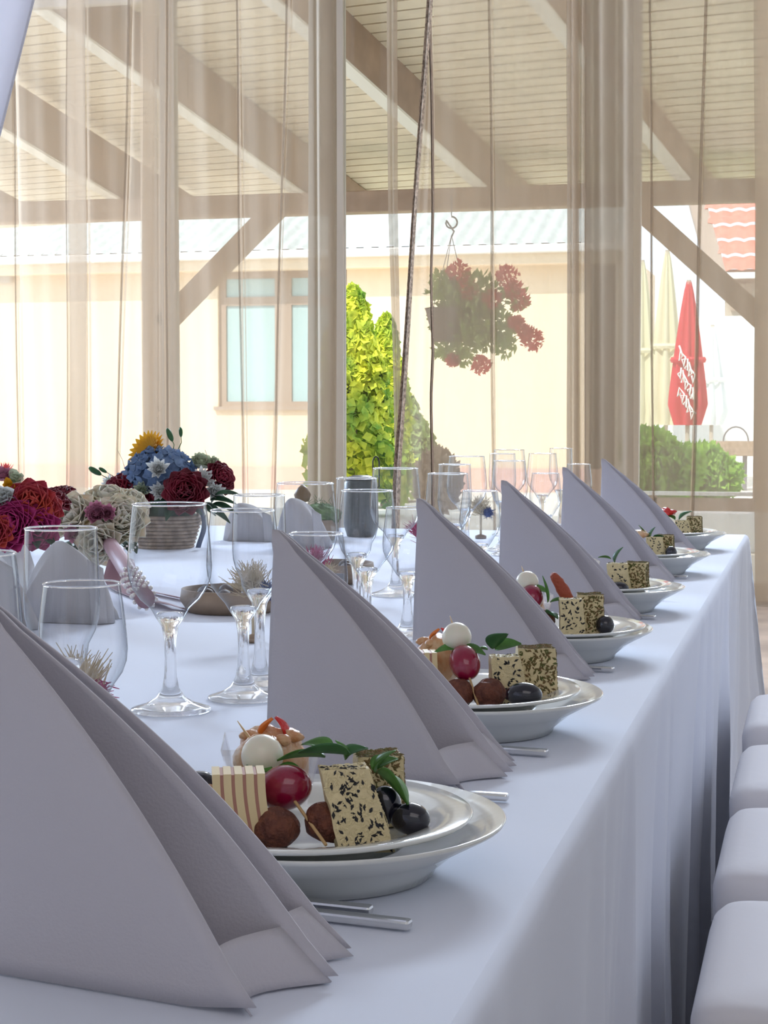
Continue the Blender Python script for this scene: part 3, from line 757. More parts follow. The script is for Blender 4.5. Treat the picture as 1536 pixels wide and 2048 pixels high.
GP = [(0, 'D', -.612, 1.165), (0, 'B', -.545, 1.218), (0, 'C', -.588, 1.275),
      (1, 'A', -.647, 1.665), (1, 'D', -.598, 1.755), (1, 'C', -.607, 1.838), (1, 'B', -.525, 1.785),
      (2, 'A', -.662, 2.200), (2, 'D', -.586, 2.235), (2, 'C', -.630, 2.345), (2, 'B', -.545, 2.297),
      (3, 'A', -.690, 2.820), (3, 'D', -.613, 2.880), (3, 'C', -.627, 3.005), (3, 'B', -.545, 2.820),
      (4, 'A', -.728, 3.615), (4, 'D', -.645, 3.670), (4, 'C', -.683, 3.795), (4, 'B', -.565, 3.660),
      (5, 'A', -.750, 4.26), (5, 'D', -.675, 4.32), (5, 'C', -.640, 4.40), (5, 'B', -.585, 4.33)]
for s, k, x, y in GP:
    glass(k, x, y, GT[k][5]+' of the place setting '+WORD[s]+' to the camera')

# ------------------------------------------------------------------ food
FG = {}
def L(item, i): return item+', on the '+PW[i]+' plate'
def olive(c, r=(.014, .0105, .0105), rz=0, label='', i=0):
    t = thing('olive', label, 'olive', c, 'black olives on the plates')
    MB().ball(c, r, 20, 14, rot=Matrix.Rotation(rz, 3, 'Z')).build('flesh', m_olive, t, smooth=True)
def meatball(c, r, label):
    o = MB().ball((0, 0, 0), (r, r*.95, r*.93), 32, 22, amp=.13, fr=70).build('meatball', m_meat, smooth=True); o.location = c
    tag(o, label, 'meatball', 'fried brown meatballs')
def block(name, base, ax, w0, w1, dep, h, lean, m, label, cat, group, seeds):
    """tapered block: base centre, turn ax, widths bottom/top, depth, height, lean (x, y) of the top"""
    t = thing(name, label, cat, base, group); R = Matrix.Translation(base) @ RZ(ax)
    def pt(a, b, c): # a across -1..1, b depth -1..1, c height 0..1
        ww = (w0+(w1-w0)*c)/2
        p = Vector((a*ww+lean[0]*c, b*dep/2*(1-.12*c)+lean[1]*c, h*c))
        return p
    faces = {'front': (lambda u, v: pt(2*u-1, -1, v)), 'back': (lambda u, v: pt(1-2*u, 1, v)), 'right': (lambda u, v: pt(1, 2*u-1, v)), 'left': (lambda u, v: pt(-1, 1-2*u, v)), 'top': (lambda u, v: pt(2*u-1, 2*v-1, 1)), 'bottom': (lambda u, v: pt(2*u-1, 1-2*v, 0))}
    mb = MB()
    def wob(p): return p+Vector([noise.noise(p*90+Vector((k*9, 0, 0)))*.0014 for k in range(3)])
    for f in faces.values(): mb.grid(lambda u, v, f=f: wob(f(u, v)), 7, 7, R)
    mb.build('block', m, t, smooth=False)
    R3 = R.to_3x3()
    for nm, mm, cnt, size, fl in seeds:
        sb_ = MB(); P = []
        for q in range(cnt):
            f = random.choice(fl); u, v = random.random()*.94+.03, random.random()*.94+.03
            F_ = faces[f]; p = F_(u, v); du = F_(min(1, u+.02), v)-F_(max(0, u-.02), v); dv_ = F_(u, min(1, v+.02))-F_(u, max(0, v-.02))
            n = du.cross(dv_).normalized()
            P.append((R @ (wob(p)+n*.0003), R3 @ n))
        sb_.seeds(P, size); o = sb_.build(nm, mm, t); o['kind'] = 'stuff'
    return t
def sesame(base, ax, i, w0=.034, w1=.030, h=.046, lean=(-.008, .018), white=120, black=80):
    return block('sesame_cheese', base, ax, w0, w1, .022, h, lean, m_chs, L('pale cheese block coated in black and white sesame', i), 'cheese', 'sesame-coated cheese blocks',
                 [('white_seeds', m_sw, white*6, .0016, ['front', 'top', 'right', 'front']), ('black_seeds', m_sb, black, .0024, ['front', 'top', 'front', 'front'])])
def herb(base, ax, i, h=.045, w0=.034, lean=(0, .006)):
    return block('herb_cheese', base, ax, w0, w0*.9, .03, h, lean, m_chs, L('cheese block crusted with dried herbs', i), 'cheese', 'herb-crusted cheese blocks',
                 [('herb_flakes', m_herb, 700, .0024, ['top', 'front', 'right', 'top']), ('white_seeds', m_sw, 120, .0013, ['front', 'top'])])
def leafm(mb, p, d, L_, W_, curl=.5, roll=0, cup=.25):
    # leaf from p, growing along d
    d = Vector(d).normalized(); up = Vector((0, 0, 1)); x = d.cross(up).normalized(); z = x.cross(d)
    M = Matrix.Translation(p) @ Matrix((( x.x, d.x, z.x, 0), (x.y, d.y, z.y, 0), (x.z, d.z, z.z, 0), (0, 0, 0, 1))) @ Matrix.Rotation(roll, 4, 'Y')
    def fn(u, v):
        u = 2*u-1; sh = math.sin(PI*min(.98, max(.03, v**.75)))**.75
        return (W_/2*u*sh, L_*v, cup*W_*abs(u)*sh-curl*L_*v*v)
    mb.grid(fn, 6, 10, M)
def sprig(i, leaves, label=None, name='salad_leaf'):
    base = leaves[0][0]
    t = thing('salad_sprig', label or L('small sprig of green salad leaves', i), 'salad leaf', base, 'green salad sprigs')
    for (p, d, l, w_, c, r) in leaves:
        mb = MB(); leafm(mb, p, d, l, w_, c, r); mb.build('leaf', random.choice([m_green, m_lgreen]), t, smooth=True, solid=.0005)
def hamroll(base, i, ax=.15):
    t = thing('cheese_ham_stack', L('striped block of layered cheese and ham slices', i), 'cheese', base, 'layered cheese and ham blocks')
    R = Matrix.Translation(base) @ RZ(ax); x = -.0165; lay = [('cheese_layer', m_chy, .0050), ('ham_layer', m_ham, .0022)]
    for k in range(9):
        nm, m, wd = lay[k % 2]; ins = .0006 if k % 2 else 0
        a = x; b = x+wd; x = b
        def sid(u, v, s, ins=ins):
            h = .048*v; return (s+.007*(1-v)**2-.002, (-.013+ins)+(.026-2*ins)*u, h-(ins if v == 1 else 0))
        mb = MB(); mb.grid(lambda u, v: sid(u, v, b), 2, 8, R); mb.grid(lambda u, v: sid(1-u, v, a), 2, 8, R)
        for uu in (0, 1): mb.grid(lambda u, v, uu=uu: sid(uu, v, a+(b-a)*(u if uu == 0 else 1-u)), 1, 8, R)
        mb.grid(lambda u, v: sid(v, 1, a+(b-a)*u), 1, 2, R)
        mb.build(nm, m, t)
def saladcup(c, i, ax=.3, s=.034, hh=.040):
    t = thing('salad_cup', L('clear square cup of orange salad', i), 'cup', c, 'clear cups of salad')
    R = Matrix.Translation(c) @ RZ(ax); mb = MB()
    b = s*.72; W = .0010
    def ring(r, z): return [(-r, -r, z), (r, -r, z), (r, r, z), (-r, r, z)]
    vs = ring(b, 0)+ring(s, hh)+ring(s-W, hh)+ring(b-W, W*2); fs = [(3, 2, 1, 0)]
    for k in range(3):
        for e in range(4): fs.append((k*4+e, k*4+(e+1) % 4, (k+1)*4+(e+1) % 4, (k+1)*4+e))
    fs.append((12, 13, 14, 15)); mb.add(vs, fs, R); mb.build('cup', m_cup, t)
    c = Vector(c); MB().ball(c+Vector((0, 0, hh*.62)), (s*.74, s*.74, hh*.62), 28, 16, amp=.25, fr=60).build('salad', m_sal, t, smooth=True)
    for k in range(6):
        a = k*1.1; mb = MB(); mb.ball(c+Vector((s*.45*math.cos(a), s*.45*math.sin(a), hh*1.08)), (.008, .005, .004), 10, 6, amp=.3, fr=90, rot=Matrix.Rotation(a, 3, 'Z')); mb.build('salad_shred', m_sal, t, smooth=True)
    for k, (m, dx, dy) in enumerate(((m_pep, -.006, -.004), (m_pepr, .010, -.002))):
        mb = MB(); leafm(mb, c+Vector((dx, dy, hh*1.1)), (.3-.5*k, 0, 1), .014, .010, .3); mb.build('pepper_piece', m, t, smooth=True, solid=.002)
def skewer(i, A, B, tm, tt, rm=.0145, rt=(.0165, .014, .014), leaf=True):
    A = Vector(A); B = Vector(B); d = (B-A).normalized()
    t = thing('skewer', L('toothpick with mozzarella ball and dark red tomato', i), 'skewer', B, 'mozzarella and tomato skewers')
    MB().tube([A, A.lerp(B, .12), B], [.0003, .0011, .0011], 8).build('toothpick', m_pick, t, smooth=True)
    M_ = A.lerp(B, tm); T_ = A.lerp(B, tt)
    MB().ball(M_, rm, 28, 18, amp=.02, fr=30).build('mozzarella', m_moz, t, smooth=True)
    MB().ball(T_, rt, 28, 18, rot=d.to_track_quat('X', 'Z').to_matrix() if i != 0 else Matrix.Rotation(-.25, 3, 'Y')).build('tomato', m_tom, t, smooth=True)
    if leaf:
        P = A.lerp(B, (tm+tt)/2)
        for s in (-1, 1):
            mb = MB(); leafm(mb, P, (s, -.35, .12), .026, .016, .25, roll=.3*s); mb.build('basil_leaf', m_lgreen, t, smooth=True, solid=.0005)

def F(px, py, i, dy): return onY(px, py, PY[i]+dy)
# plate 1
saladcup((-.365, PY[0]+.036, ZP+.012), 0)
skewer(0, F(475, 1442, 0, .035), F(652, 1690, 0, -.055), .30, .56, rt=(.0185, .0150, .0150))
meatball(F(553, 1655, 0, -.045), .0150, L('brown meatball, left of the toothpick end', 0))
meatball(F(655, 1645, 0, -.030), .0150, L('brown meatball, between toothpick end and sesame cheese', 0))
hamroll((F(470, 1690, 0, -.045).x+.004, PY[0]-.045, ZP), 0, .36)
b = F(728, 1680, 0, -.040); sesame((b.x, b.y+.004, ZP-.001), .42, 0, .036, .031, .050, (-.012, .018), 130, 110)
b = F(770, 1600, 0, .03); herb((b.x-.004, b.y, ZP+.001), .4, 0, .046)
olive(F(820, 1637, 0, -.012), rz=-.2, label=L('large shiny black olive at the right of the food', 0))
olive(F(412, 1655, 0, -.030), rz=-.6, label=L('shiny black olive at the left edge behind the napkin', 0))
olive(F(400, 1572, 0, .028), label=L('shiny black olive behind the breaded nugget', 0))
olive(F(770, 1610, 0, -.005), (.011, .010, .013), label=L('black olive half hidden behind the sesame cheese', 0))
o = MB().ball((0, 0, 0), (.021, .016, .013), 30, 18, amp=.12, fr=60).build('nugget', m_nug, smooth=True); o.location = F(396, 1606, 0, -.012); tag(o, L('golden breaded nugget at the left', 0), 'nugget')
p = F(690, 1500, 0, -.02)
sprig(0, [(F(700, 1510, 0, -.01), (-1, -.3, .15), .034, .019, .1, .4), (F(665, 1500, 0, .0), (-.9, .2, .3), .024, .014, .3, -.3), (F(690, 1520, 0, .01), (-.2, 0, 1), .014, .012, .3, 0)], L('green leaves lying between the tomato and the sesame cheese', 0))
sprig(0, [(F(690, 1518, 0, .012), (.5, .1, .5), .016, .016, .4, .3), (F(650, 1515, 0, .006), (-1, -.1, .1), .032, .020, .2, .2)], L('pair of green leaves just behind the top of the sesame cheese', 0))
sprig(0, [(F(752, 1545, 0, -.005), (.25, 0, .9), .018, .015, .5, .2), (F(755, 1545, 0, -.01), (.9, -.3, -.6), .030, .028, .1, -.5), (F(745, 1540, 0, 0), (.6, .2, .6), .017, .014, .5, .5)], L('dark green leaves hanging over the right side of the sesame cheese', 0))
# plate 2
saladcup((-.365, PY[1]+.040, ZP+.008), 1)
skewer(1, F(900, 1232, 1, .02), F(958, 1416, 1, -.05), .24, .52, rt=(.0190, .0150, .0150))
meatball(F(915, 1388, 1, -.035), .0160, L('brown meatball, left of the toothpick end', 1))
meatball(F(978, 1388, 1, -.032), .0160, L('brown meatball, beside the large olive', 1))
b = F(1020, 1380, 1, -.01); sesame((b.x, b.y, ZP), .35, 1, .037, .028, .045, (-.004, .010), 40, 45)
b = F(1072, 1380, 1, .025); herb((b.x, b.y, ZP), .3, 1, .050, .040)
olive(F(1048, 1389, 1, -.045), (.0175, .0125, .0115), label=L('large shiny black olive in front of the cheese blocks', 1))
hamroll((-.372, PY[1]-.01, ZP), 1, .3)
sprig(1, [(F(985, 1298, 1, -.01), (.5, -.2, .8), .024, .022, .3, -.4), (F(990, 1300, 1, 0), (.9, .1, .3), .026, .018, .1, .5), (F(975, 1300, 1, 0), (-.8, 0, .2), .012, .010, .3, 0)], L('rounded green leaf standing on the sesame cheese', 1))
# plate 3
saladcup((-.365, PY[2]+.035, ZP+.008), 2)
skewer(2, F(1043, 1132, 2, .02), F(1082, 1245, 2, -.04), .30, .55)
meatball(F(1088, 1240, 2, -.02), .0150, L('dark meatball left of the sesame cheese', 2))
b = F(1145, 1265, 2, -.02); sesame((b.x, b.y, ZP), .25, 2, .031, .028, .047, (-.002, .006), 40, 60)
b = F(1180, 1262, 2, .012); herb((b.x, b.y, ZP), .25, 2, .050, .034)
olive(F(1210, 1250, 2, .0), (.012, .011, .012), label=L('black olive right of the herb cheese', 2))
o = MB().ball((0, 0, 0), (.008, .006, .021), 20, 14, amp=.35, fr=70, rot=Matrix.Rotation(-.55, 3, 'Y')).build('dried_tomato', mat('dried_tomato', (.38, .07, .03), .5, bump=.6, bscale=200), smooth=True)
o.location = F(1124, 1176, 2, .02); tag(o, L('red-brown dried tomato piece at the top', 2), 'tomato')
sprig(2, [(F(1095, 1205, 2, -.02), (-.1, 0, 1), .034, .014, .1, .2), (F(1092, 1225, 2, -.03), (.7, -.4, -.2), .020, .018, .1, -.3), (F(1100, 1205, 2, -.01), (1, 0, .35), .028, .012, .3, .2), (F(1080, 1195, 2, -.01), (-1, 0, -.1), .030, .016, .2, .2)], L('sprig of pointed green leaves in the middle', 2))
# plate 4
saladcup((-.372, PY[3]+.035, ZP+.006), 3)
skewer(3, F(1155, 1100, 3, .01), F(1205, 1185, 3, -.03), .30, .62)
b = F(1240, 1182, 3, -.01); sesame((b.x, b.y, ZP), .0, 3, .034, .030, .044, (-.006, .010), 40, 40)
b = F(1272, 1178, 3, .02); herb((b.x, b.y, ZP), -.1, 3, .044, .036)
olive(F(1237, 1176, 3, -.035), (.016, .011, .010), label=L('black olive in front of the sesame cheese', 3))
meatball(F(1200, 1172, 3, .0), .0145, L('brown meatball behind the napkin edge', 3))
sprig(3, [(F(1230, 1125, 3, 0), (.2, 0, 1), .026, .018, .3, .3), (F(1222, 1118, 3, 0), (-1, 0, .3), .020, .012, .2, .2)], L('two thin-stemmed green leaves sticking up', 3))
# plate 5
saladcup((-.375, PY[4]+.03, ZP+.006), 4, s=.036, hh=.036)
o = MB().ball((0, 0, 0), (.034, .018, .009), 26, 14, amp=.2, fr=50).build('salad_roll', m_sal, smooth=True); o.location = F(1265, 1068, 4, .0); tag(o, L('pale stuffed roll lying across the top', 4), 'roll')
skewer(4, F(1240, 1070, 4, .0), F(1290, 1105, 4, -.03), .78, .30, rt=(.014, .012, .012))
b = F(1312, 1113, 4, -.01); sesame((b.x, b.y, ZP), .0, 4, .036, .030, .040, (-.004, .008), 40, 45)
b = F(1330, 1108, 4, .02); herb((b.x, b.y, ZP), .0, 4, .042, .034)
olive(F(1342, 1104, 4, -.02), (.0115, .0115, .0115), label=L('round blue-black olive right of the sesame cheese', 4))
meatball(F(1290, 1105, 4, -.015), .0155, L('brown meatball left of the sesame cheese', 4))
sprig(4, [(F(1300, 1080, 4, 0), (.1, 0, 1), .026, .020, .3, .3), (F(1306, 1078, 4, 0), (.9, 0, .5), .022, .016, .3, -.3), (F(1296, 1078, 4, 0), (-.5, 0, .9), .032, .009, .1, .3)], L('dark green leaf sprig above the sesame cheese', 4))
# plate 6
saladcup((-.37, PY[5]+.02, ZP+.006), 5, s=.034, hh=.036)
b = F(1367, 1066, 5, -.01); sesame((b.x, b.y, ZP), .0, 5, .036, .030, .036, (-.004, .008), 40, 45)
b = F(1388, 1064, 5, .01); herb((b.x, b.y, ZP), .0, 5, .044, .036)
o = MB().ball((0, 0, 0), (.020, .012, .009), 26, 14, amp=.5, fr=90).build('dried_tomato', m_pepr, smooth=True); o.location = F(1330, 1024, 5, .0); tag(o, L('red pepper pieces at the top', 5), 'pepper')
sprig(5, [(F(1358, 1040, 5, 0), (.5, 0, .6), .034, .022, .3, .3), (F(1350, 1040, 5, 0), (-.6, 0, .5), .020, .018, .3, -.3)], L('dark green leaf over the two cheese blocks', 5))

# ------------------------------------------------------------------ flowers
def rose(name, c, d, R_, m, t, layers=4, open_=1.0):
    mb = MB(); F0 = frame(c, d)
    for l in range(layers):
        f = (l+1)/layers; n = 3+2*l
        for k in range(n):
            M = F0 @ RZ(2*PI*k/n+l*.7+random.random()*.2) @ Matrix.Translation((0, R_*.10*l/layers*2, -R_*.25*f)) @ RX(math.radians(88-52*f*open_))
            mb.petal(M, R_*(.80+.30*f), R_*(.65+.65*f), curl=.5*(1-f)-.25*f, cup=.38, nu=6, nv=6, wave=.03, rnd=True)
    return mb.build(name, m, t, smooth=True, solid=.0008)
def mum(name, c, d, R_, m, t, n=60, wr=.16):
    mb = MB(); F0 = frame(c, d)
    for k in range(n):
        f = k/n; el = math.radians(10+70*(1-f)+random.uniform(-6, 6))
        M = F0 @ RZ(k*2.4) @ RX(el)
        mb.petal(M, R_*(.55+.5*f), R_*wr*2.2, curl=.5, cup=.5, nu=2, nv=4, tip=1.1)
    return mb.build(name, m, t, smooth=True)
def hydrangea(name, c, rad, m, t, n=90, s=.013):
    mb = MB(); c = Vector(c)
    for k in range(n):
        z = 1-1.5*k/n; a = k*2.4; r = math.sqrt(max(0, 1-z*z)); d = Vector((r*math.cos(a), r*math.sin(a), z))
        p = c+Vector((d.x*rad[0], d.y*rad[1], d.z*rad[2]))*(.92+.14*random.random()); F0 = frame(p, d+Vector((random.uniform(-.3, .3), random.uniform(-.3, .3), random.uniform(-.3, .3))), random.random()*6)
        for q in range(4): mb.petal(F0 @ RZ(q*PI/2) @ RX(.25), s, s*1.1, curl=.4, cup=.2, nu=3, nv=3, tip=.6)
    mb.ball(c, (rad[0]*.9, rad[1]*.9, rad[2]*.9), 16, 10)
    return mb.build(name, m, t, smooth=True)
def bud(px, py, bx, by, Y, t, m=m_green, s=.012):
    a = onY(bx, by, Y); b = onY(px, py, Y); mid = a.lerp(b, .5)+Vector((.004, 0, .0))
    MB().tube([a, mid, b], [.0012, .001, .001], 6).build('stem', m_green, t)
    d = (b-mid).normalized(); MB().ball(b+d*s, (s*1.3, s*.5, s*.5), 12, 8, rot=d.to_track_quat('X', 'Z').to_matrix()).build('bud', m, t, smooth=True)
def leafpart(t, px, py, Y, d, l, w_, m=None, roll=0, curl=.3):
    mb = MB(); leafm(mb, onY(px, py, Y), d, l, w_, curl, roll); mb.build('leaf', m or m_dgreen, t, smooth=True, solid=.0006)
CAMD = Vector((.25, -1, .25))
# arrangement in the wicker basket
YF = 3.70
bc = onY(330, 1060, YF)
arr = thing('flower_basket', 'wicker basket arrangement with blue hydrangea, red roses and a yellow sunflower', 'flower arrangement', (bc.x, YF, TZ))
bkm = MB()
for k in range(9):
    r = .062+.0025*k; z = TZ+.004+k*.0085
    bkm.tube([(bc.x+r*math.cos(a)*(1+.02*(-1)**q), YF+r*math.sin(a)*(1+.02*(-1)**q), z) for q, a in enumerate([2*PI*i/36 for i in range(37)])], .0045, 6)
bkm.build('woven_side', m_wick, arr, smooth=True)
MB().lathe([(0, 0), (.06, 0), (.06, .004), (0, .004)], 24, Matrix.Translation((bc.x, YF, TZ+.001))).build('base', m_wick, arr)
MB().tube([(bc.x+.085*math.cos(a), YF-.01, TZ+.075+.10*math.sin(a)) for a in [PI*i/16 for i in range(17)]], .004, 8).build('handle', m_wick, arr)
MB().lathe([(0, .0), (.055, 0), (.075, .1), (0, .13)], 24, Matrix.Translation((bc.x, YF, TZ+.008))).build('floral_foam', m_dgreen, arr, smooth=True)
hydrangea('hydrangea', onY(322, 956, YF-.015), (.075, .06, .060), m_blue, arr, 120, .017)
hydrangea('hydrangea', onY(268, 975, YF), (.040, .04, .036), m_blue, arr, 50, .015)
sfc = onY(300, 906, YF+.0); sfm = MB(); F0 = frame(sfc, (-.45, -.75, .45))
for k in range(42): sfm.petal(F0 @ RZ(k*2*PI/21+(.15 if k > 20 else 0)) @ RX(.25 if k > 20 else -.05), .052, .019, curl=.2, cup=.2, nu=2, nv=5, tip=1.0)
sfm.build('sunflower', m_yel, arr, smooth=True)
MB().ball(sfc, (.02, .02, .012), 16, 8, rot=F0.to_3x3()).build('flower_centre', m_pot, arr, smooth=True)
mum('chrysanthemum', onY(318, 940, YF-.075), CAMD, .034, m_wpet, arr, 46)
mum('chrysanthemum', onY(402, 965, YF-.03), (.5, -.8, .4), .036, m_wpet, arr, 56)
mum('chrysanthemum', onY(425, 985, YF-.03), (.7, -.8, .1), .032, m_wpet, arr, 46)
mum('chrysanthemum', onY(322, 985, YF-.07), CAMD, .030, m_wpet, arr, 46)
mum('chrysanthemum', onY(284, 982, YF-.07), CAMD, .026, m_gw, arr, 50, .2)
mum('chrysanthemum', onY(228, 972, YF-.02), (-.6, -.8, .5), .030, m_wpet, arr, 46)
mum('carnation', onY(400, 935, YF+.01), (.4, -.5, .8), .032, m_gw, arr, 90, .3)
mum('carnation', onY(425, 928, YF+.02), (.6, -.4, .6), .018, m_gw, arr, 50, .3)
rose('rose', onY(372, 985, YF-.08), CAMD, .046, m_rose, arr, 5)
rose('rose', onY(238, 990, YF-.05), (-.4, -.9, .35), .042, m_rose, arr, 5)
rose('rose', onY(436, 958, YF+.0), (.7, -.6, .3), .035, m_rose, arr, 5)
rose('rose', onY(280, 1005, YF-.06), (0, -1, -.1), .035, m_rose, arr, 4)
bud(344, 880, 346, 900, YF-.01, arr, s=.013); bud(362, 872, 357, 898, YF, arr, s=.009)
bud(200, 948, 240, 975, YF-.03, arr, s=.014); bud(212, 944, 250, 970, YF-.02, arr, s=.009)
MB().tube([onY(250, 938, YF), onY(245, 920, YF), onY(234, 898, YF)], .0006, 5).build('grass_blade', m_pamp, arr)
MB().tube([onY(412, 925, YF), onY(415, 912, YF), onY(410, 900, YF)], .0006, 5).build('grass_blade', m_pamp, arr)
for k in range(14):
    a = k*.45-3.2; leafpart(arr, 330+70*math.cos(a)*1.0, 1010, YF-.02+.04*math.sin(a), (math.cos(a), -.6, -.12+.2*random.random()), .07, .024, roll=random.uniform(-.5, .5))
for px, py, dx, dz in ((420, 1000, 1, .12), (425, 1008, 1, -.1), (430, 990, 1, .25), (225, 985, -1, .1), (230, 1000, -1, -.05), (415, 1015, .9, -.3)): leafpart(arr, px, py, YF-.05, (dx, -.2, dz), .062, .020, roll=.5)
# blue ribbon hanging beside the basket
MB().grid(lambda u, v: (bc.x+.10+.012*u+.01*math.sin(v*4), YF-.06+.01*v, TZ+.10-.095*v), 2, 10).build('ribbon', mat('ribbon_navy', (.01, .04, .12), .4), arr, smooth=True, solid=.0006)

# bouquet of cream roses lying on the table
YQ = 3.0
qc = onY(190, 1070, YQ)
bq_ = thing('rose_bouquet', 'bouquet of cream and pink roses with a pearl-wrapped handle', 'bouquet', (qc.x, YQ, TZ))
rose('rose', onY(150, 1040, YQ-.02), (-.1, -.9, .6), .050, m_cream, bq_, 4, .8)
rose('rose', onY(240, 1045, YQ+.0), (.5, -.8, .5), .048, m_cream, bq_, 5, .9)
rose('rose', onY(105, 1060, YQ+.01), (-.6, -.7, .4), .036, m_cream, bq_, 4)
rose('rose', onY(215, 1010, YQ+.05), (.2, -.4, .9), .046, m_cream, bq_, 4)
rose('rose', onY(262, 1010, YQ+.05), (.6, -.3, .8), .034, m_cream, bq_, 4)
rose('rose', onY(200, 1085, YQ-.05), (.1, -.9, -.1), .040, m_cream, bq_, 4)
mum('carnation', onY(196, 1030, YQ-.055), (.1, -1, .4), .026, m_pinkp, bq_, 90, .3)
mum('carnation', onY(150, 1068, YQ-.05), (-.1, -1, .2), .022, m_pinkp, bq_, 60, .3)
mum('carnation', onY(215, 1027, YQ-.05), (.5, -1, .2), .020, m_pinkp, bq_, 70, .3)
rose('rose', onY(120, 1000, YQ+.06), (-.3, -.4, .8), .032, m_rose, bq_, 4)
for k in range(8): leafpart(bq_, 130+k*18, 1085, YQ-.01, (math.cos(k), -.8, -.1), .045, .022, m=m_dgreen)
h0 = onY(218, 1085, YQ-.04); h1 = Vector((-1.0, 2.47, TZ+.023)); hm = h0.lerp(h1, .5)
MB().tube([h0, hm, h1], [.014, .015, .015], 16).build('handle', m_pinkr, bq_, smooth=True)
mbp = []
dd = (h1-h0).normalized(); aa = dd.orthogonal().normalized(); bb_ = dd.cross(aa)
for k in range(90):
    t_ = .62+.38*k/90; p = h0.lerp(h1, t_); r = .0165; an = k*2*PI/9.5
    mbp.append(p+(aa*math.cos(an)+bb_*math.sin(an))*r)
pm = MB()
for p in mbp: pm.ball(p, .0035, 8, 6)
o = pm.build('pearl_wrap', m_pearl, bq_, smooth=True); o['kind'] = 'stuff'
for a0, a1, sag in (((60, 1075), (110, 1055), .0), ((215, 1105), (262, 1082), .01), ((225, 1112), (275, 1090), .01), ((58, 1070), (66, 1015), 0), ((90, 1040), (88, 1010), 0)):
    p = onY(*a0, YQ-.09); q = onY(*a1, YQ-.09); st = MB()
    for k in range(12):
        t_ = k/11; st.ball(p.lerp(q, t_)-Vector((0, 0, sag*math.sin(PI*t_))), .0022, 6, 4)
    o = st.build('pearl_string', m_pearl, bq_, smooth=True)
def rib(pts, wid, name, m, t):
    P = [Vector(p) for p in pts]
    def fn(u, v):
        k = v*(len(P)-1); i = min(int(k), len(P)-2); p = P[i].lerp(P[i+1], k-i); return (p.x+(u-.5)*wid, p.y, max(TZ+.003, p.z+.004*math.sin(v*9+u*3)))
    MB().grid(fn, 4, 16).build(name, m, t, smooth=True, solid=.0005)
rib([onY(235, 1120, YQ-.09), onY(225, 1160, YQ-.14), onY(250, 1200, 2.75), Vector((-1.0, 2.55, TZ+.006)), Vector((-.93, 2.50, TZ+.003))], .035, 'ribbon', m_pinkr, bq_)
rib([onY(255, 1120, YQ-.06), onY(265, 1150, YQ-.1), onY(262, 1180, 2.8), Vector((-.97, 2.62, TZ+.004))], .025, 'ribbon', m_pinkr, bq_)

# mixed flowers at the far left
YL = 2.65
lv = onY(20, 1060, YL); lq = thing('mixed_bouquet', 'bright orange, magenta and white flowers in a vase at the left edge', 'bouquet', (lv.x, YL, TZ))
MB().lathe([(0, 0), (.035, 0), (.04, .05), (.028, .09), (.032, .10), (.029, .10), (.025, .09), (.036, .05), (.03, .006), (0, .006)], 28, Matrix.Translation((lv.x, YL, TZ+.001))).build('vase', m_porc, lq, smooth=True)
rose('tulip', onY(62, 1010, YL-.02), (.3, -.9, .5), .040, m_oran, lq, 4, .8)
rose('tulip', onY(85, 1020, YL+.0), (.7, -.6, .5), .032, m_oran, lq, 4, .8)
rose('rose', onY(105, 1005, YL+.05), (.5, -.3, .8), .028, m_rose, lq, 4)
rose('rose', onY(28, 1050, YL-.05), (0, -1, .2), .040, m_mag, lq, 5)
rose('rose', onY(75, 1055, YL-.03), (.4, -.9, .0), .034, m_mag, lq, 4)
rose('rose', onY(-5, 1062, YL-.08), (.2, -1, .1), .026, m_oran, lq, 4)
mum('carnation', onY(6, 960, YL), (.2, -.6, .7), .022, m_pinkp, lq, 80, .25)
mum('thistle', onY(10, 945, YL+.01), (.2, -.1, 1), .020, m_ger, lq, 40, .05)
mum('lily', onY(12, 1000, YL-.04), (.2, -.9, .3), .036, m_wpet, lq, 12, .35)
mum('lily', onY(20, 980, YL-.02), (.2, -.7, .6), .022, m_yel, lq, 10, .3)
mum('lily', onY(30, 968, YL), (.4, -.5, .8), .026, m_gw, lq, 10, .35)
rose('rose', onY(-40, 1000, YL), (-.4, -.8, .6), .045, m_mag, lq, 5)
for k in range(6): leafpart(lq, 10+k*14, 1075, YL-.02, (math.cos(k*1.3), -.7, .0), .05, .022)
MB().tube([(lv.x, YL, TZ+.02), onY(30, 1010, YL)], .005).build('stem', m_green, lq)

# crumpled grey napkins on the opposite side
def lump(label, px0, px1, ptop, Y, seed):
    a = onY(px0, ptop, Y); b = onY(px1, ptop, Y); W = b.x-a.x; H = a.z-TZ; c = (a.x+b.x)/2
    t = thing('draped_napkin', label, 'napkin', (c, Y, TZ), 'soft grey napkins on the far side of the table')
    r = random.Random(seed); ph = r.random()*6
    def fn(u, v):
        x = (u-.5)*W; e = 1-abs(2*u-1)**2.6; zz = H*(.55+.45*math.sin(PI*min(1, .25+u*.75)))*max(0, e)**.5
        w_ = v
        y = -.035+.07*v; z = zz*(math.sin(PI*v)**.45 if 0 < v < 1 else 0)
        return (c+x+.01*math.sin(v*7+ph), Y+y+.012*math.sin(u*9+ph)*(z/H), TZ+.001+z)
    MB().grid(fn, 30, 22).build('cloth', m_grey, t, smooth=True, solid=.001)
    MB().grid(lambda u, v: (b.x-.018+.016*u+.006*v, Y-.045+.03*v*0+.02*u, TZ+.001+H*.80*(1-v)*(1-.15*u)), 6, 8).build('folded_edge', m_grey, t, smooth=True, solid=.0012)
lump('soft grey napkin draped at the left edge, before the mixed flowers', -100, 46, 1072, 2.22, 1)
lump('soft grey napkin draped below the cream rose bouquet', 50, 222, 1080, 2.36, 2)
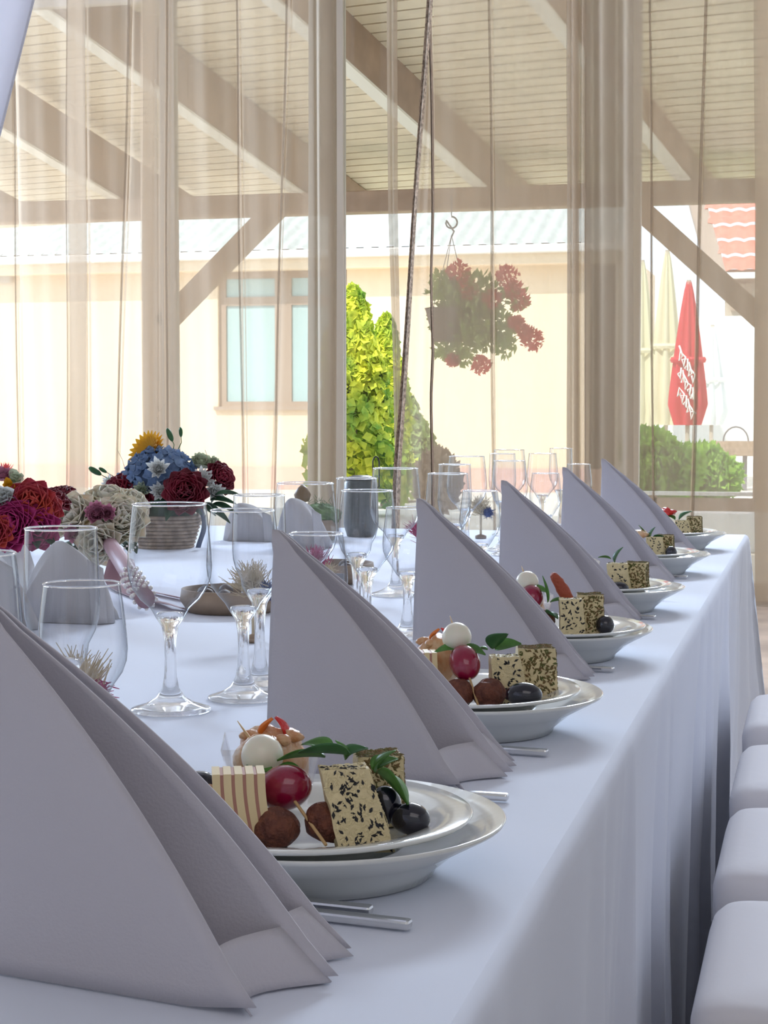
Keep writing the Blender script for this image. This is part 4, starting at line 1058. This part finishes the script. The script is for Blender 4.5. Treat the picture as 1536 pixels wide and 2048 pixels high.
lump('soft grey napkin seen through the glasses beside the mossy pot', 560, 650, 995, 3.75, 3)
lump('soft grey napkin behind the flower basket, right side', 455, 550, 1005, 3.95, 4)

# low wooden dishes
def dish(label, x, y, r, h=.035):
    t = thing('wooden_dish', label, 'dish', (x, y, TZ), 'low brown dishes in the table middle')
    MB().lathe([(0, 0), (r*.85, 0), (r, h*.5), (r*.97, h), (r*.93, h), (r*.94, h*.5), (r*.8, .004), (0, .004)], 40, Matrix.Translation((x, y, TZ+.001))).build('bowl', m_kraft, t, smooth=True)
    for k in range(7):
        a = k*.9+.3; MB().ball((x+r*.55*math.cos(a), y+r*.55*math.sin(a), TZ+h*.75), (.016, .012, .012), 12, 8, rot=Matrix.Rotation(a, 3, 'Z')).build('chocolate', m_pot, t, smooth=True)
dish('low brown wooden dish behind the two nearest tall wine glasses', -.885, 2.54, .080)
dish('low brown wooden dish farther along, behind the third napkin', -.86, 3.02, .08)

# favours of dried flowers with tags
def tuft(mb, c, r, n, d=(0, 0, 1), l=.02):
    d = Vector(d)
    for k in range(n):
        v = Vector((random.gauss(0, 1), random.gauss(0, 1), random.gauss(0, 1))).normalized()*.6+d; v.normalize(); p = Vector(c)+Vector((random.gauss(0, r*.35), random.gauss(0, r*.35), random.gauss(0, r*.3)))
        q = p+v*l; s = v.orthogonal().normalized()*.0009; mb.add([p-s, p+s, q+s*.4, q-s*.4], [(0, 1, 2, 3)])
def favour(label, c, mt, m2, tagp=True):
    c = Vector(c); t = thing('dried_flower_favour', label, 'favour', (c.x, c.y, TZ), 'small dried flower favours')
    MB().tube([(c.x, c.y, TZ+.001), (c.x, c.y, c.z-.01)], .003).build('stem', m_pamp, t)
    MB().lathe([(0, 0), (.014, 0), (.014, .006), (.004, .010), (0, .01)], 16, Matrix.Translation((c.x, c.y, TZ+.001))).build('base', m_kraft, t, smooth=True)
    mb = MB(); tuft(mb, c, .02, 260, (-.2, 0, .6), .03); o = mb.build('dried_grass', mt, t); 
    mb = MB(); tuft(mb, c+Vector((.018, 0, -.006)), .012, 300, (0, 0, .1), .012); mb.ball(c+Vector((.018, 0, -.006)), .011, 12, 8); mb.build('pompom', m2, t)
    if tagp: MB().box((c.x+.030, c.y-.001, TZ+.03), (c.x+.048, c.y+.001, c.z-.01)).build('gift_tag', m_tag, t); MB().tube([(c.x+.039, c.y, c.z-.012), (c.x+.012, c.y, c.z-.004)], .0008, 5).build('string', m_tag, t)
favour('favour of beige dried grass and a navy pompom seen through the medium glass', (-.735, 2.20, TZ+.075), m_pamp, m_bpom)
favour('magenta and beige dried flower favour behind the nearest small glass', (-.675, 1.50, TZ+.05), m_pamp, m_mag, False)
favour('magenta dried flower favour seen through the third place glasses', (-.80, 2.72, TZ+.055), m_mag, m_pamp, True)
favour('magenta dried flower favour seen through the fourth place glasses', (-.78, 3.42, TZ+.06), m_mag, m_mag, True)
favour('navy pompom favour seen through the farther glasses', (-.80, 4.15, TZ+.07), m_pamp, m_bpom, False)

# mossy pot with a brown bud; dark kettle with wire loop
q = onY(640, 1040, 4.0); mp = thing('mossy_pot', 'small pot of green moss with a brown bud on top', 'plant pot', (q.x, 4.0, TZ))
MB().lathe([(0, 0), (.035, 0), (.045, .05), (.042, .05), (.032, .005), (0, .005)], 24, Matrix.Translation((q.x, 4.0, TZ+.001))).build('pot', m_kraft, mp, smooth=True)
mb = MB(); mb.ball((q.x, 4.0, TZ+.06), (.052, .045, .028), 20, 12, amp=.2, fr=60); tuft(mb, (q.x, 4.0, TZ+.065), .045, 500, (0, 0, .3), .012); mb.build('moss', mat('moss', (.10, .17, .05), .9, var=.3, vscale=60), mp)
pb = onY(605, 985, 3.98); MB().lathe([(0, 0), (.016, .004), (.021, .02), (.012, .036), (0, .046)], 16, Matrix.Translation((pb.x, 3.98, pb.z-.025))).build('bud', mat('bud_brown', (.18, .10, .03), .5), mp, smooth=True)
q = onY(722, 1000, 4.15); kt = thing('black_kettle', 'small black pot with a lid and upright wire loop handle', 'pot', (q.x, 4.15, TZ))
zk = onY(722, 950, 4.15).z
MB().lathe([(0, 0), (.035, 0), (.044, .03), (.042, zk-TZ-.02), (.036, zk-TZ-.012), (0, zk-TZ-.012)], 28, Matrix.Translation((q.x, 4.15, TZ+.001))).build('body', mat('kettle_grey', (.07, .08, .075), .35), kt, smooth=True)
MB().lathe([(0, 0), (.038, 0), (.036, .006), (.02, .011), (0, .012)], 28, Matrix.Translation((q.x, 4.15, zk-.012))).build('lid', m_black, kt, smooth=True)
hx = onY(752, 930, 4.15).x; z1_ = onY(752, 913, 4.15).z
MB().tube([(hx-.008, 4.15, zk-.03), (hx-.008, 4.15, z1_-.012), (hx-.005, 4.15, z1_-.003), (hx, 4.15, z1_), (hx+.005, 4.15, z1_-.003), (hx+.008, 4.15, z1_-.012), (hx+.008, 4.15, zk-.03), (hx-.02, 4.15, zk-.035)], .0018, 8).build('loop_handle', m_black, kt, smooth=True)

# white drape hanging at the upper left, near the camera
def dfn(u, v):
    a = onY(72-62*v**1.6, -60+330*v, 2.2); z = a.z
    return (a.x-.5*(1-u), 2.2+.25*(1-u)+.02*math.sin(u*14), z+.0)
def dfull(u, v):
    z = TZ+.30+(2.9)*v
    # edge runs from (0,250) up to (65,0) and on
    e = -1.10+.0
    za = onY(0, 250, 2.2); zb2 = onY(65, 0, 2.2); s_ = (zb2.x-za.x)/(zb2.z-za.z)
    x = za.x+.008+s_*(z-za.z)
    return (x-.75*(1-u), 2.2+.05*math.sin(u*22+v)+.0, z)
tag(MB().grid(dfull, 50, 16).build('hanging_drape', mat('drape_white', (.90, .89, .93), .85, trans=.5), smooth=True, solid=.002), 'white fabric drape at the upper left corner, close to the camera', 'drape')
